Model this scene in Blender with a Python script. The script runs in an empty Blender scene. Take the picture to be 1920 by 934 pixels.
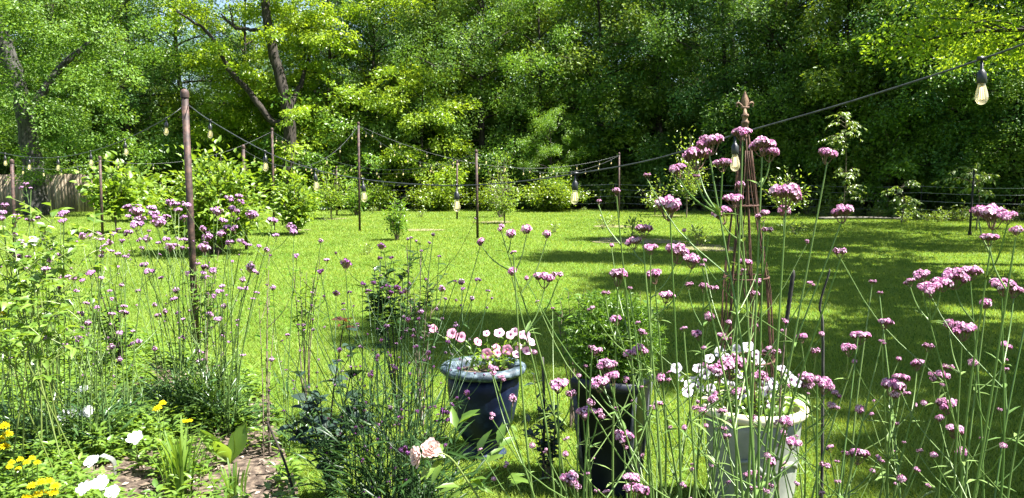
import bpy, math, random
import numpy as np
from mathutils import Vector, Matrix

# ------------------------------------------------------------------ scene, camera, sky, sun
scene = bpy.context.scene
COL = scene.collection
random.seed(7)
RNG = np.random.default_rng(7)
PI = math.pi
CAMH, FPX, PITCH = 1.65, 1478.0, math.radians(5.3)
CP, SP = math.cos(PITCH), math.sin(PITCH)

cam_data = bpy.data.cameras.new("camera")
cam = bpy.data.objects.new("camera", cam_data)
COL.objects.link(cam)
cam.location = (0, 0, CAMH)
cam.rotation_euler = (PI / 2 - PITCH, 0, 0)
cam_data.sensor_width = 36.0
cam_data.lens = 36.0 * FPX / 1920.0
cam_data.clip_start = 0.05
cam_data.clip_end = 2000
scene.camera = cam

SUN_EL, SUN_AZ = math.radians(60), math.radians(102)      # azimuth from +Y (into the picture) towards +X
sun_dir = Vector((math.cos(SUN_EL) * math.sin(SUN_AZ), math.cos(SUN_EL) * math.cos(SUN_AZ), math.sin(SUN_EL)))
world = bpy.data.worlds.new("World")
scene.world = world
world.use_nodes = True
wn = world.node_tree
bg = wn.nodes["Background"]
sky = wn.nodes.new("ShaderNodeTexSky")
sky.sky_type = 'NISHITA'
sky.sun_disc = False
sky.sun_elevation = SUN_EL
sky.sun_rotation = SUN_AZ
wn.links.new(sky.outputs[0], bg.inputs[0])
bg.inputs[1].default_value = 0.05
sun_data = bpy.data.lights.new("sun", 'SUN')
sun_data.energy = 5.0
sun_data.angle = math.radians(0.5)
sun_data.color = (1.0, 0.97, 0.92)
sun = bpy.data.objects.new("sun", sun_data)
COL.objects.link(sun)
sun.rotation_euler = (-sun_dir).to_track_quat('-Z', 'Y').to_euler()
sun.location = (30, 10, 60)
scene.view_settings.view_transform = 'Standard'
scene.view_settings.look = 'None'
scene.view_settings.exposure = 2.38
scene.view_settings.gamma = 1.0
scene.view_settings.use_curve_mapping = False
scene.cycles.max_bounces = 6
scene.cycles.diffuse_bounces = 3
scene.cycles.glossy_bounces = 2
scene.cycles.transmission_bounces = 4
scene.cycles.transparent_max_bounces = 12
scene.cycles.caustics_reflective = False
scene.cycles.caustics_refractive = False


def at(px, py, y):
    """world point seen at photograph pixel (px, py), y metres in front of the camera"""
    xr, yr = (px - 960) / FPX, (467 - py) / FPX
    d = Vector((xr, CP + yr * SP, -SP + yr * CP))
    k = y / d.y
    return Vector((d.x * k, y, CAMH + d.z * k))


def ground(px, py):
    xr, yr = (px - 960) / FPX, (467 - py) / FPX
    d = Vector((xr, CP + yr * SP, -SP + yr * CP))
    k = -CAMH / d.z
    return Vector((d.x * k, d.y * k, 0))


# ------------------------------------------------------------------ helpers
def norm(a):
    return a / np.maximum(np.linalg.norm(a, axis=-1, keepdims=True), 1e-9)


def rnd(a, b, n=None):
    return RNG.uniform(a, b, n)


class MB:
    """collects vertices, faces and a per-vertex tint, and links them as one mesh"""
    def __init__(self):
        self.v, self.q, self.t, self.c, self.n = [], [], [], [], 0

    def add(self, v, quads=None, tris=None, tint=0.5):
        v = np.asarray(v, float).reshape(-1, 3)
        self.v.append(v)
        if quads is not None and len(quads):
            self.q.append(np.asarray(quads, np.int32).reshape(-1, 4) + self.n)
        if tris is not None and len(tris):
            self.t.append(np.asarray(tris, np.int32).reshape(-1, 3) + self.n)
        self.c.append(np.broadcast_to(np.asarray(tint, float), (len(v),)).copy())
        self.n += len(v)
        return self

    def arrays(self):
        v = np.concatenate(self.v)
        q = np.concatenate(self.q) if self.q else np.zeros((0, 4), np.int32)
        t = np.concatenate(self.t) if self.t else np.zeros((0, 3), np.int32)
        return v, q, t, np.concatenate(self.c)

    def merge(self, other, M=None, tint=None):
        v, q, t, c = other.arrays()
        if M is not None:
            M = np.array(M)
            v = v @ M[:3, :3].T + M[:3, 3]
        return self.add(v, q, t, c if tint is None else np.clip(c + tint, 0, 1))

    def mesh(self, name, mat, smooth=False):
        v, q, t, c = self.arrays()
        me = bpy.data.meshes.new(name)
        me.vertices.add(len(v))
        me.vertices.foreach_set("co", v.astype(np.float32).ravel())
        nl = len(q) * 4 + len(t) * 3
        me.loops.add(nl)
        me.loops.foreach_set("vertex_index", np.concatenate([q.ravel(), t.ravel()]).astype(np.int32))
        me.polygons.add(len(q) + len(t))
        st = np.concatenate([np.arange(len(q)) * 4, len(q) * 4 + np.arange(len(t)) * 3]).astype(np.int32)
        me.polygons.foreach_set("loop_start", st)
        if smooth:
            me.polygons.foreach_set("use_smooth", np.ones(len(st), bool))
        a = me.attributes.new("tint", 'FLOAT', 'POINT')
        a.data.foreach_set("value", c.astype(np.float32))
        me.update(calc_edges=True)
        me.materials.append(mat)
        return me

    def build(self, name, mat, parent=None, loc=None, smooth=False):
        return link(name, self.mesh(name, mat, smooth), parent, loc)


def link(name, data, parent=None, loc=None, rz=0.0, scale=None):
    o = bpy.data.objects.new(name, data)
    COL.objects.link(o)
    if parent is not None:
        o.parent = parent
    if loc is not None:
        o.location = loc
    if rz:
        o.rotation_euler = (0, 0, rz)
    if scale is not None:
        o.scale = scale if hasattr(scale, '__len__') else (scale,) * 3
    return o


def tag(o, label=None, cat=None, group=None, kind=None):
    if label:
        o["label"] = label
    if cat:
        o["category"] = cat
    if group:
        o["group"] = group
    if kind:
        o["kind"] = kind
    return o


def thing(name, label, cat, loc=(0, 0, 0), rz=0.0, group=None, scale=None):
    return tag(link(name, None, None, loc, rz, scale), label, cat, group)


def tube(mb, pts, rad, sides=6, tint=0.5, cap=True, pattern=None):
    P = np.array([tuple(p) for p in pts], float)
    n = len(P)
    R = np.broadcast_to(np.asarray(rad, float), (n,))
    T = np.gradient(P, axis=0) if n > 2 else np.repeat((P[-1] - P[0])[None], n, 0)
    T = norm(T)
    ref = np.array([0, 0, 1.0]) if abs(T[:, 2]).mean() < .85 else np.array([1.0, 0, 0])
    U = norm(np.cross(T, ref))
    V = np.cross(T, U)
    a = np.arange(sides) / sides * 2 * PI
    ring = U[:, None] * np.cos(a)[None, :, None] + V[:, None] * np.sin(a)[None, :, None]
    r = R[:, None] * (np.ones((n, sides)) if pattern is None else pattern)
    v = P[:, None] + ring * r[:, :, None]
    i, j = np.meshgrid(np.arange(n - 1), np.arange(sides), indexing='ij')
    j2 = (j + 1) % sides
    q = np.stack([i * sides + j, i * sides + j2, (i + 1) * sides + j2, (i + 1) * sides + j], -1).reshape(-1, 4)
    v = v.reshape(-1, 3)
    tr = []
    if cap:
        v = np.concatenate([v, P[:1], P[-1:]])
        b = n * sides
        for k in range(sides):
            k2 = (k + 1) % sides
            tr.append((b, k2, k))
            tr.append((b + 1, (n - 1) * sides + k, (n - 1) * sides + k2))
    tt = tint if np.ndim(tint) == 0 else np.concatenate([np.repeat(np.asarray(tint, float), sides), np.asarray([tint[0], tint[-1]], float)][: 2 if cap else 1])
    mb.add(v, q, tr, tt)
    return mb


def curve_pts(ctrl, n=10):
    """Catmull-Rom through control points"""
    C = np.array([tuple(c) for c in ctrl], float)
    if len(C) == 2:
        return C[0] + (C[1] - C[0]) * np.linspace(0, 1, n)[:, None]
    C = np.concatenate([2 * C[:1] - C[1:2], C, 2 * C[-1:] - C[-2:-1]])
    out = []
    segs = len(C) - 3
    for s in range(segs):
        p0, p1, p2, p3 = C[s:s + 4]
        m = max(2, n // segs)
        for t in np.arange(m) / m:
            out.append(.5 * (2 * p1 + (p2 - p0) * t + (2 * p0 - 5 * p1 + 4 * p2 - p3) * t * t + (3 * p1 - p0 - 3 * p2 + p3) * t ** 3))
    out.append(C[-2])
    return np.array(out)


def lathe(mb, prof, seg=32, tint=0.5, wob=None):
    """prof: list of (r, z)"""
    P = np.array(prof, float)
    a = np.arange(seg) / seg * 2 * PI
    r = P[:, 0][:, None] * np.ones(seg)
    if wob is not None:
        r = r * wob(a)[None, :]
    v = np.stack([r * np.cos(a), r * np.sin(a), P[:, 1][:, None] * np.ones(seg)], -1).reshape(-1, 3)
    n = len(P)
    i, j = np.meshgrid(np.arange(n - 1), np.arange(seg), indexing='ij')
    j2 = (j + 1) % seg
    q = np.stack([i * seg + j, i * seg + j2, (i + 1) * seg + j2, (i + 1) * seg + j], -1).reshape(-1, 4)
    mb.add(v, q, None, tint)
    return mb


def box(mb, lo, hi, tint=0.5):
    x0, y0, z0 = lo
    x1, y1, z1 = hi
    v = [(x0, y0, z0), (x1, y0, z0), (x1, y1, z0), (x0, y1, z0), (x0, y0, z1), (x1, y0, z1), (x1, y1, z1), (x0, y1, z1)]
    q = [(0, 3, 2, 1), (4, 5, 6, 7), (0, 1, 5, 4), (1, 2, 6, 5), (2, 3, 7, 6), (3, 0, 4, 7)]
    return mb.add(v, q, None, tint)


def frames(D, N):
    D = norm(D)
    S = norm(np.cross(D, N))
    return D, S, np.cross(S, D)


def leaf_quads(mb, P, D, N, L, W, tint):
    """a rhombic leaf per point, lightly creased along its length"""
    P = np.asarray(P, float)
    D, S, U = frames(np.asarray(D, float), np.asarray(N, float))
    n = len(P)
    L = np.broadcast_to(L, (n,))[:, None]
    W = np.broadcast_to(W, (n,))[:, None]
    lift = .18 * W
    v = np.stack([P, P + D * L * .45 + S * W * .5 + U * lift, P + D * L, P + D * L * .45 - S * W * .5 + U * lift], 1)
    b = np.arange(n)[:, None] * 4
    t = np.concatenate([b + np.array([[0, 1, 2]]), b + np.array([[0, 2, 3]])])
    mb.add(v.reshape(-1, 3), None, t, np.repeat(np.broadcast_to(tint, (n,)), 4))
    return mb


def leaf_full(mb, P, D, N, L, W, tint, droop=.25, fold=.22):
    """a proper leaf: pointed oval, folded along the midrib and drooping"""
    P = np.asarray(P, float)
    D, S, U = frames(np.asarray(D, float), np.asarray(N, float))
    n = len(P)
    L = np.broadcast_to(L, (n,))[:, None]
    W = np.broadcast_to(W, (n,))[:, None]
    def mid(s):
        return P + D * L * s - U * L * droop * s * s
    def side(s, w, sg):
        return mid(s) + sg * S * W * w * .5 + U * W * w * fold
    v = np.stack([mid(0), mid(.35), mid(.7), mid(1), side(.3, 1, 1), side(.66, .72, 1), side(.3, 1, -1), side(.66, .72, -1)], 1)
    b = np.arange(n)[:, None] * 8
    t = np.concatenate([b + np.array([[x]]) if 0 else b + np.array([x]) for x in
                        ((0, 1, 4), (2, 3, 5), (0, 6, 1), (2, 7, 3))])
    q = np.concatenate([b + np.array([x]) for x in ((4, 1, 2, 5), (1, 6, 7, 2))])
    mb.add(v.reshape(-1, 3), q, t, np.repeat(np.broadcast_to(tint, (n,)), 8))
    return mb


def unit(n):
    return norm(RNG.normal(size=(n, 3)))


# ------------------------------------------------------------------ materials
def new_mat(name):
    m = bpy.data.materials.new(name)
    m.use_nodes = True
    nt = m.node_tree
    nt.nodes.clear()
    out = nt.nodes.new("ShaderNodeOutputMaterial")
    return m, nt, out


def nd(nt, kind, **kw):
    n = nt.nodes.new(kind)
    for k, v in kw.items():
        if k == 'inp':
            for a, b in v.items():
                n.inputs[a].default_value = b
        else:
            setattr(n, k, v)
    return n


def rgb(c):
    return (c[0], c[1], c[2], 1.0)


def leaf_mat(name, dark, light, trans=.4, gloss=.05, rough=.35, tcol=None):
    m, nt, out = new_mat(name)
    at_ = nd(nt, "ShaderNodeAttribute", attribute_name="tint")
    mix = nd(nt, "ShaderNodeMix", data_type='RGBA')
    mix.inputs[6].default_value = rgb(dark)
    mix.inputs[7].default_value = rgb(light)
    nt.links.new(at_.outputs["Fac"], mix.inputs[0])
    dif = nd(nt, "ShaderNodeBsdfDiffuse")
    tr = nd(nt, "ShaderNodeBsdfTranslucent")
    nt.links.new(mix.outputs[2], dif.inputs[0])
    hs = nd(nt, "ShaderNodeMix", data_type='RGBA', blend_type='MULTIPLY')
    hs.inputs[0].default_value = 1
    hs.inputs[7].default_value = rgb(tcol or (1.9, 1.7, .8))
    nt.links.new(mix.outputs[2], hs.inputs[6])
    nt.links.new(hs.outputs[2], tr.inputs[0])
    ms = nd(nt, "ShaderNodeMixShader")
    ms.inputs[0].default_value = trans
    nt.links.new(dif.outputs[0], ms.inputs[1])
    nt.links.new(tr.outputs[0], ms.inputs[2])
    gl = nd(nt, "ShaderNodeBsdfGlossy", inp={"Roughness": rough})
    gl.inputs[0].default_value = (1, 1, 1, 1)
    ms2 = nd(nt, "ShaderNodeMixShader")
    ms2.inputs[0].default_value = gloss
    nt.links.new(ms.outputs[0], ms2.inputs[1])
    nt.links.new(gl.outputs[0], ms2.inputs[2])
    nt.links.new(ms2.outputs[0], out.inputs[0])
    return m


def noise_mat(name, c1, c2, scale=8, rough=.7, c3=None, bump=.0, detail=6, stretch=None, spec=.3, metal=0, coords="Object", lo=.38, hi=.62, tint=False):
    m, nt, out = new_mat(name)
    tc = nd(nt, "ShaderNodeTexCoord")
    mp = nd(nt, "ShaderNodeMapping")
    if stretch:
        mp.inputs["Scale"].default_value = stretch
    nt.links.new(tc.outputs[coords], mp.inputs[0])
    nz = nd(nt, "ShaderNodeTexNoise", inp={"Scale": scale, "Detail": detail, "Roughness": .6})
    nt.links.new(mp.outputs[0], nz.inputs["Vector"])
    rp = nd(nt, "ShaderNodeValToRGB")
    rp.color_ramp.elements[0].position = lo
    rp.color_ramp.elements[1].position = hi
    rp.color_ramp.elements[0].color = rgb(c1)
    rp.color_ramp.elements[1].color = rgb(c2)
    if c3:
        e = rp.color_ramp.elements.new((lo + hi) / 2)
        e.color = rgb(c3)
    nt.links.new(nz.outputs[0], rp.inputs[0])
    p = nd(nt, "ShaderNodeBsdfPrincipled", inp={"Roughness": rough, "Metallic": metal})
    p.inputs["Specular IOR Level"].default_value = spec
    col = rp.outputs[0]
    if tint:
        a = nd(nt, "ShaderNodeAttribute", attribute_name="tint")
        mr = nd(nt, "ShaderNodeMapRange", inp={3: .45, 4: 1.5})
        nt.links.new(a.outputs["Fac"], mr.inputs[0])
        mu = nd(nt, "ShaderNodeMix", data_type='RGBA', blend_type='MULTIPLY')
        mu.inputs[0].default_value = 1
        nt.links.new(col, mu.inputs[6])
        nt.links.new(mr.outputs[0], mu.inputs[7])
        col = mu.outputs[2]
    nt.links.new(col, p.inputs["Base Color"])
    if bump:
        b = nd(nt, "ShaderNodeBump", inp={"Strength": bump, "Distance": .02})
        nt.links.new(nz.outputs[0], b.inputs["Height"])
        nt.links.new(b.outputs[0], p.inputs["Normal"])
    nt.links.new(p.outputs[0], out.inputs[0])
    return m


def petal_mat(name, throat, outer, trans=.35, pos=.35):
    """tint 0 at the throat, 1 at the rim"""
    m, nt, out = new_mat(name)
    a = nd(nt, "ShaderNodeAttribute", attribute_name="tint")
    rp = nd(nt, "ShaderNodeValToRGB")
    rp.color_ramp.elements[0].color = rgb(throat)
    rp.color_ramp.elements[1].color = rgb(outer)
    rp.color_ramp.elements[1].position = pos
    nt.links.new(a.outputs["Fac"], rp.inputs[0])
    d = nd(nt, "ShaderNodeBsdfDiffuse")
    t = nd(nt, "ShaderNodeBsdfTranslucent")
    nt.links.new(rp.outputs[0], d.inputs[0])
    nt.links.new(rp.outputs[0], t.inputs[0])
    ms = nd(nt, "ShaderNodeMixShader")
    ms.inputs[0].default_value = trans
    nt.links.new(d.outputs[0], ms.inputs[1])
    nt.links.new(t.outputs[0], ms.inputs[2])
    nt.links.new(ms.outputs[0], out.inputs[0])
    return m


M = {}
M['oak'] = leaf_mat("oak_leaf", (.028, .085, .010), (.150, .250, .036), trans=.36, gloss=.018, rough=.45)
M['oak_deep'] = leaf_mat("deep_leaf", (.020, .064, .010), (.120, .215, .032), trans=.34, gloss=.018, rough=.45)
M['oak_olive'] = leaf_mat('olive_leaf', (.034, .080, .008), (.165, .235, .030), trans=.36, gloss=.018, rough=.45)
M['oak_cool'] = leaf_mat('cool_leaf', (.018, .062, .014), (.105, .215, .050), trans=.34, gloss=.02, rough=.45)
M['maple'] = leaf_mat("fresh_leaf", (.090, .180, .012), (.240, .330, .026), trans=.48, gloss=.02)
M['elm'] = leaf_mat("mid_leaf", (.050, .128, .014), (.160, .265, .034), trans=.45, gloss=.02)
M['shrub'] = leaf_mat("shrub_leaf", (.065, .135, .012), (.195, .285, .030), trans=.42, gloss=.03, rough=.45)
M['hedge'] = leaf_mat("hedge_leaf", (.075, .145, .012), (.190, .260, .020), trans=.45, gloss=.04)
M['sapling'] = leaf_mat("sapling_leaf", (.085, .150, .022), (.190, .270, .045), trans=.5, gloss=.05)
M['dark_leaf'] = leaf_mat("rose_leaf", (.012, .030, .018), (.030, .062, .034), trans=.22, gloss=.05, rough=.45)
M['young'] = leaf_mat("young_shrub_leaf", (.014, .040, .010), (.060, .110, .020), trans=.35, gloss=.04)
M['copper_leaf'] = leaf_mat("copper_leaf", (.055, .020, .010), (.10, .036, .016), trans=.4, gloss=.05)
M['bed_leaf'] = leaf_mat("bed_leaf", (.062, .135, .016), (.180, .280, .042), trans=.45, gloss=.04)
M['verbena_leaf'] = leaf_mat("verbena_leaf", (.030, .075, .022), (.075, .140, .040), trans=.35, gloss=.03)
M['shade_stem'] = leaf_mat("shaded_stem", (.020, .048, .016), (.045, .085, .028), trans=.1, gloss=.02)  # darker copy of the verbena stem, shade put into its colour
M['verbena_shade'] = leaf_mat("verbena_shaded_leaf", (.014, .038, .010), (.036, .078, .018), trans=.35, gloss=.012)  # verbena leaf again, darkened to stand for the shade over it
M['stem'] = leaf_mat("verbena_stem", (.058, .118, .026), (.150, .215, .065), trans=.12, gloss=.03)
M['fern'] = leaf_mat("fern_leaf", (.045, .115, .012), (.120, .220, .026), trans=.4, gloss=.03)
M['grass'] = leaf_mat("grass_blade", (.086, .148, .020), (.245, .315, .060), trans=.38, gloss=.008, rough=.5)
M['cane'] = leaf_mat("rose_cane", (.09, .14, .03), (.17, .21, .05), trans=.1, gloss=.05)
M['bark'] = noise_mat("bark", (.011, .009, .007), (.048, .039, .030), 6, .9, bump=.8, stretch=(3, 3, .6))
M['bark_grey'] = noise_mat("grey_bark", (.020, .019, .016), (.070, .067, .058), 5, .9, bump=.7, stretch=(3, 3, .7))
M['twig'] = noise_mat("twig", (.075, .055, .038), (.19, .15, .11), 30, .85)
M['rust'] = noise_mat("rusty_pipe", (.022, .013, .011), (.090, .050, .038), 14, .65, c3=(.045, .026, .021), bump=.25, spec=.35)
M['rust_wire'] = noise_mat("rusty_rod", (.040, .020, .014), (.115, .058, .038), 40, .75, spec=.25)
M['finial'] = noise_mat("weathered_iron", (.075, .040, .025), (.25, .16, .10), 35, .75, bump=.3)
M['rubber'] = noise_mat("black_rubber", (.010, .011, .012), (.022, .024, .026), 40, .45, spec=.5)
M['cord'] = noise_mat("faded_cord", (.022, .026, .026), (.055, .060, .056), 40, .5, spec=.5)
M['plank'] = noise_mat("weathered_plank", (.20, .15, .10), (.42, .335, .24), 5, .9, stretch=(6, 6, .5), bump=.3, tint=True)
M['blue_glaze'] = noise_mat("blue_glaze", (.003, .006, .020), (.014, .025, .055), 13, .45, c3=(.005, .009, .030), spec=.25, bump=.1)
M['blue_rim'] = noise_mat("worn_blue_rim", (.012, .022, .032), (.12, .16, .18), 26, .6, c3=(.030, .050, .066), spec=.5, bump=.2)
M['navy'] = noise_mat("navy_paint", (.006, .007, .014), (.012, .014, .026), 10, .4, spec=.4)
M['navy_edge'] = noise_mat("pale_navy", (.02, .024, .028), (.07, .075, .075), 14, .6)  # paler, greyer navy for the planter's corner strips
M['cream'] = noise_mat("cream_glaze", (.15, .165, .135), (.27, .275, .235), 4, .5, spec=.4, bump=.05)
M['cream_rim'] = noise_mat("cream_rim", (.50, .45, .29), (.66, .60, .42), 6, .5, spec=.4)
M['soil'] = noise_mat("soil", (.030, .020, .014), (.16, .12, .085), 22, .95, c3=(.075, .055, .04), bump=1.0, detail=10)
M['mulch'] = noise_mat("wood_chip", (.10, .075, .055), (.34, .28, .22), 9, .9, tint=True)
M['straw'] = noise_mat("straw_mulch", (.07, .085, .03), (.26, .20, .13), 18, .95, bump=.6)
M['white_petal'] = petal_mat("white_petal", (.80, .78, .60), (.86, .87, .84), .3)
M['yellow_petal'] = petal_mat("yellow_petal", (.78, .52, .0), (.84, .70, .02), .3)
M['rose_petal'] = petal_mat("rose_petal", (.62, .30, .24), (.80, .60, .55), .4)
M['pink_petunia'] = petal_mat("pink_petunia", (.62, .18, .32), (.80, .36, .52), .4)
M['pale_petunia'] = petal_mat("pale_petunia", (.45, .08, .25), (.80, .50, .64), .35)
M['white_petunia'] = petal_mat("white_petunia", (.20, .05, .16), (.62, .58, .65), .35, .42)
M['blush_petunia'] = petal_mat("blush_petunia", (.30, .06, .2), (.80, .68, .78), .35)
M['verbena'] = petal_mat("verbena_petal", (.46, .15, .33), (.84, .58, .72), .35, 1.0)
M['verbena_lilac'] = petal_mat("lilac_verbena_petal", (.44, .20, .42), (.76, .52, .74), .35, 1.0)
M['verbena_deep'] = petal_mat("shaded_verbena_petal", (.10, .035, .13), (.34, .13, .34), .3, 1.0)  # purple petals darkened in colour for the heads standing in shade
M['calyx'] = leaf_mat("verbena_calyx", (.10, .035, .055), (.16, .10, .07), trans=.15, gloss=.02)
M['seedhead'] = leaf_mat("dry_verbena", (.035, .022, .035), (.13, .06, .12), trans=.1, gloss=.02)
M['wire'] = noise_mat("fence_wire", (.30, .30, .28), (.48, .48, .45), 30, .5, metal=.2)
M['tpost'] = noise_mat("dark_post", (.012, .012, .012), (.035, .03, .028), 20, .8)
M['tin'] = noise_mat("grey_tin", (.22, .23, .20), (.36, .37, .33), 12, .45, metal=.6)
M['boulder'] = noise_mat("pale_tarp", (.42, .47, .52), (.66, .70, .74), 3, .7, bump=.2)
M['log'] = noise_mat("fallen_log", (.06, .05, .042), (.20, .175, .15), 8, .9, bump=.6)


def glass_mat():
    m, nt, out = new_mat("bulb_glass")
    tr = nd(nt, "ShaderNodeBsdfTransparent")
    tr.inputs[0].default_value = (1, .97, .88, 1)
    gl = nd(nt, "ShaderNodeBsdfGlossy", inp={"Roughness": .06})
    dif = nd(nt, "ShaderNodeBsdfTranslucent")
    dif.inputs[0].default_value = (.85, .78, .55, 1)
    lw = nd(nt, "ShaderNodeLayerWeight", inp={"Blend": .35})
    m1 = nd(nt, "ShaderNodeMixShader")
    nt.links.new(lw.outputs["Facing"], m1.inputs[0])
    m0 = nd(nt, "ShaderNodeMixShader")
    m0.inputs[0].default_value = .16
    nt.links.new(tr.outputs[0], m0.inputs[1])
    nt.links.new(dif.outputs[0], m0.inputs[2])
    m2 = nd(nt, "ShaderNodeMixShader")
    m2.inputs[0].default_value = .45
    nt.links.new(dif.outputs[0], m2.inputs[1])
    nt.links.new(gl.outputs[0], m2.inputs[2])
    nt.links.new(m0.outputs[0], m1.inputs[1])
    nt.links.new(m2.outputs[0], m1.inputs[2])
    nt.links.new(m1.outputs[0], out.inputs[0])
    return m


M['glass'] = glass_mat()
_m, _nt, _o = new_mat("lit_filament")
_e = nd(_nt, "ShaderNodeEmission", inp={1: .8})
_e.inputs[0].default_value = (1.0, .80, .38, 1)
_nt.links.new(_e.outputs[0], _o.inputs[0])
M['filament'] = _m


def ground_mat():
    m, nt, out = new_mat("lawn")
    tc = nd(nt, "ShaderNodeTexCoord")
    n1 = nd(nt, "ShaderNodeTexNoise", inp={"Scale": .5, "Detail": 5, "Roughness": .65})
    n2 = nd(nt, "ShaderNodeTexNoise", inp={"Scale": 38, "Detail": 4, "Roughness": .75})
    for n in (n1, n2):
        nt.links.new(tc.outputs["Object"], n.inputs["Vector"])
    r1 = nd(nt, "ShaderNodeValToRGB")
    r1.color_ramp.elements[0].position, r1.color_ramp.elements[1].position = .3, .72
    r1.color_ramp.elements[0].color = (.050, .112, .014, 1)
    r1.color_ramp.elements[1].color = (.112, .178, .028, 1)
    nt.links.new(n1.outputs[0], r1.inputs[0])
    r2 = nd(nt, "ShaderNodeValToRGB")
    r2.color_ramp.elements[0].position, r2.color_ramp.elements[1].position = .34, .7
    r2.color_ramp.elements[0].color = (.55, .55, .5, 1)
    r2.color_ramp.elements[1].color = (1.5, 1.5, 1.4, 1)
    nt.links.new(n2.outputs[0], r2.inputs[0])
    mu = nd(nt, "ShaderNodeMix", data_type='RGBA', blend_type='MULTIPLY')
    mu.inputs[0].default_value = 1
    nt.links.new(r1.outputs[0], mu.inputs[6])
    nt.links.new(r2.outputs[0], mu.inputs[7])
    p = nd(nt, "ShaderNodeBsdfDiffuse")
    nt.links.new(mu.outputs[2], p.inputs[0])
    b = nd(nt, "ShaderNodeBump", inp={"Strength": .5, "Distance": .03})
    nt.links.new(n2.outputs[0], b.inputs["Height"])
    nt.links.new(b.outputs[0], p.inputs["Normal"])
    nt.links.new(p.outputs[0], out.inputs[0])
    return m


M['lawn'] = ground_mat()
M['forest_floor'] = noise_mat("forest_floor", (.018, .020, .010), (.060, .065, .028), 1.5, .95, bump=.5)

# ------------------------------------------------------------------ the ground
def flat(name, poly, z, mat):
    mb = MB()
    P = [(x, y, z) for x, y in poly]
    c = np.mean(np.array(P), axis=0)
    n = len(P)
    mb.add(P + [tuple(c)], None, [(i, (i + 1) % n, n) for i in range(n)])
    return mb.build(name, mat)


g = MB()
xs = np.concatenate([np.linspace(-900, -60, 8), np.linspace(-50, 50, 41), np.linspace(60, 900, 8)])
ys = np.concatenate([[-300, -60, -20], np.linspace(-8, 60, 35), [80, 150, 400, 1200]])
X, Y = np.meshgrid(xs, ys, indexing='ij')
V = np.stack([X, Y, X * 0], -1).reshape(-1, 3)
ny = len(ys)
i, j = np.meshgrid(np.arange(len(xs) - 1), np.arange(ny - 1), indexing='ij')
g.add(V, np.stack([i * ny + j, (i + 1) * ny + j, (i + 1) * ny + j + 1, i * ny + j + 1], -1).reshape(-1, 4))
tag(g.build("lawn_ground", M['lawn']), kind="structure")

EDGE = [(-60, 36), (-26, 36.5), (-14, 38.5), (-4, 39.0), (6, 38.5), (12, 35), (17, 30), (22, 25.5), (30, 20)]
EX = np.array([e[0] for e in EDGE], float)
EY = np.array([e[1] for e in EDGE], float)


def edge_y(x):
    return float(np.interp(x, EX, EY))


fl = MB()
ex = np.linspace(-60, 30, 91)
top = np.array([(x, edge_y(x) + .25 * math.sin(x * 1.7) + .2 * math.sin(x * 3.1), .006) for x in ex])
bot = top + np.array([0, 140, 0])
v = np.concatenate([top, bot])
n = len(ex)
fl.add(v, [(k, k + 1, n + k + 1, n + k) for k in range(n - 1)])
tag(fl.build("forest_floor_ground", M['forest_floor']), kind="structure")

BED = [(-1.0, 3.45), (-1.12, 4.0), (-1.45, 4.8), (-1.75, 5.6), (-2.35, 6.6), (-3.2, 7.2), (-4.6, 8.6), (-7.5, 10.0), (-12, 11), (-12, 1.0),
       (6, 1.0), (6, 2.9), (3.0, 3.15), (1.0, 3.1), (0.2, 3.2)]
BEDA = np.array(BED)


def in_bed(x, y):
    x, y = np.asarray(x), np.asarray(y)
    ins = np.zeros(x.shape, bool)
    for k in range(len(BEDA)):
        x1, y1 = BEDA[k]
        x2, y2 = BEDA[(k + 1) % len(BEDA)]
        c = ((y1 > y) != (y2 > y)) & (x < (x2 - x1) * (y - y1) / (y2 - y1 + 1e-12) + x1)
        ins ^= c
    return ins


def poly_mesh(name, poly, z, mat):
    """one n-gon, for outlines that are not star-shaped"""
    me = bpy.data.meshes.new(name)
    me.from_pydata([(x, y, z) for x, y in poly], [], [tuple(range(len(poly)))])
    me.materials.append(mat)
    return link(name, me)


tag(poly_mesh("garden_bed_ground", BED, .012, M['soil']), kind="structure")

# mulch rings round some lawn shrubs
for k, (px, py, r) in enumerate([(620, 411, .75), (790, 432, .8), (1185, 452, 1.5), (1150, 425, .9), (1320, 465, 1.1), (930, 417, .9), (1255, 405, .8), (560, 432, .4)]):
    c = ground(px, py)
    r *= .72
    pl = [(c.x + r * math.cos(a) * (1 + .25 * math.sin(3 * a + k) + .15 * math.sin(5 * a + 2 * k)), c.y + r * math.sin(a) * (1 + .2 * math.sin(2 * a + k))) for a in np.linspace(0, 2 * PI, 22)[:-1]]
    tag(flat("mulch_patch_ground", pl, .014 + .001 * (k % 4), M['straw']), kind="structure")

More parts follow.
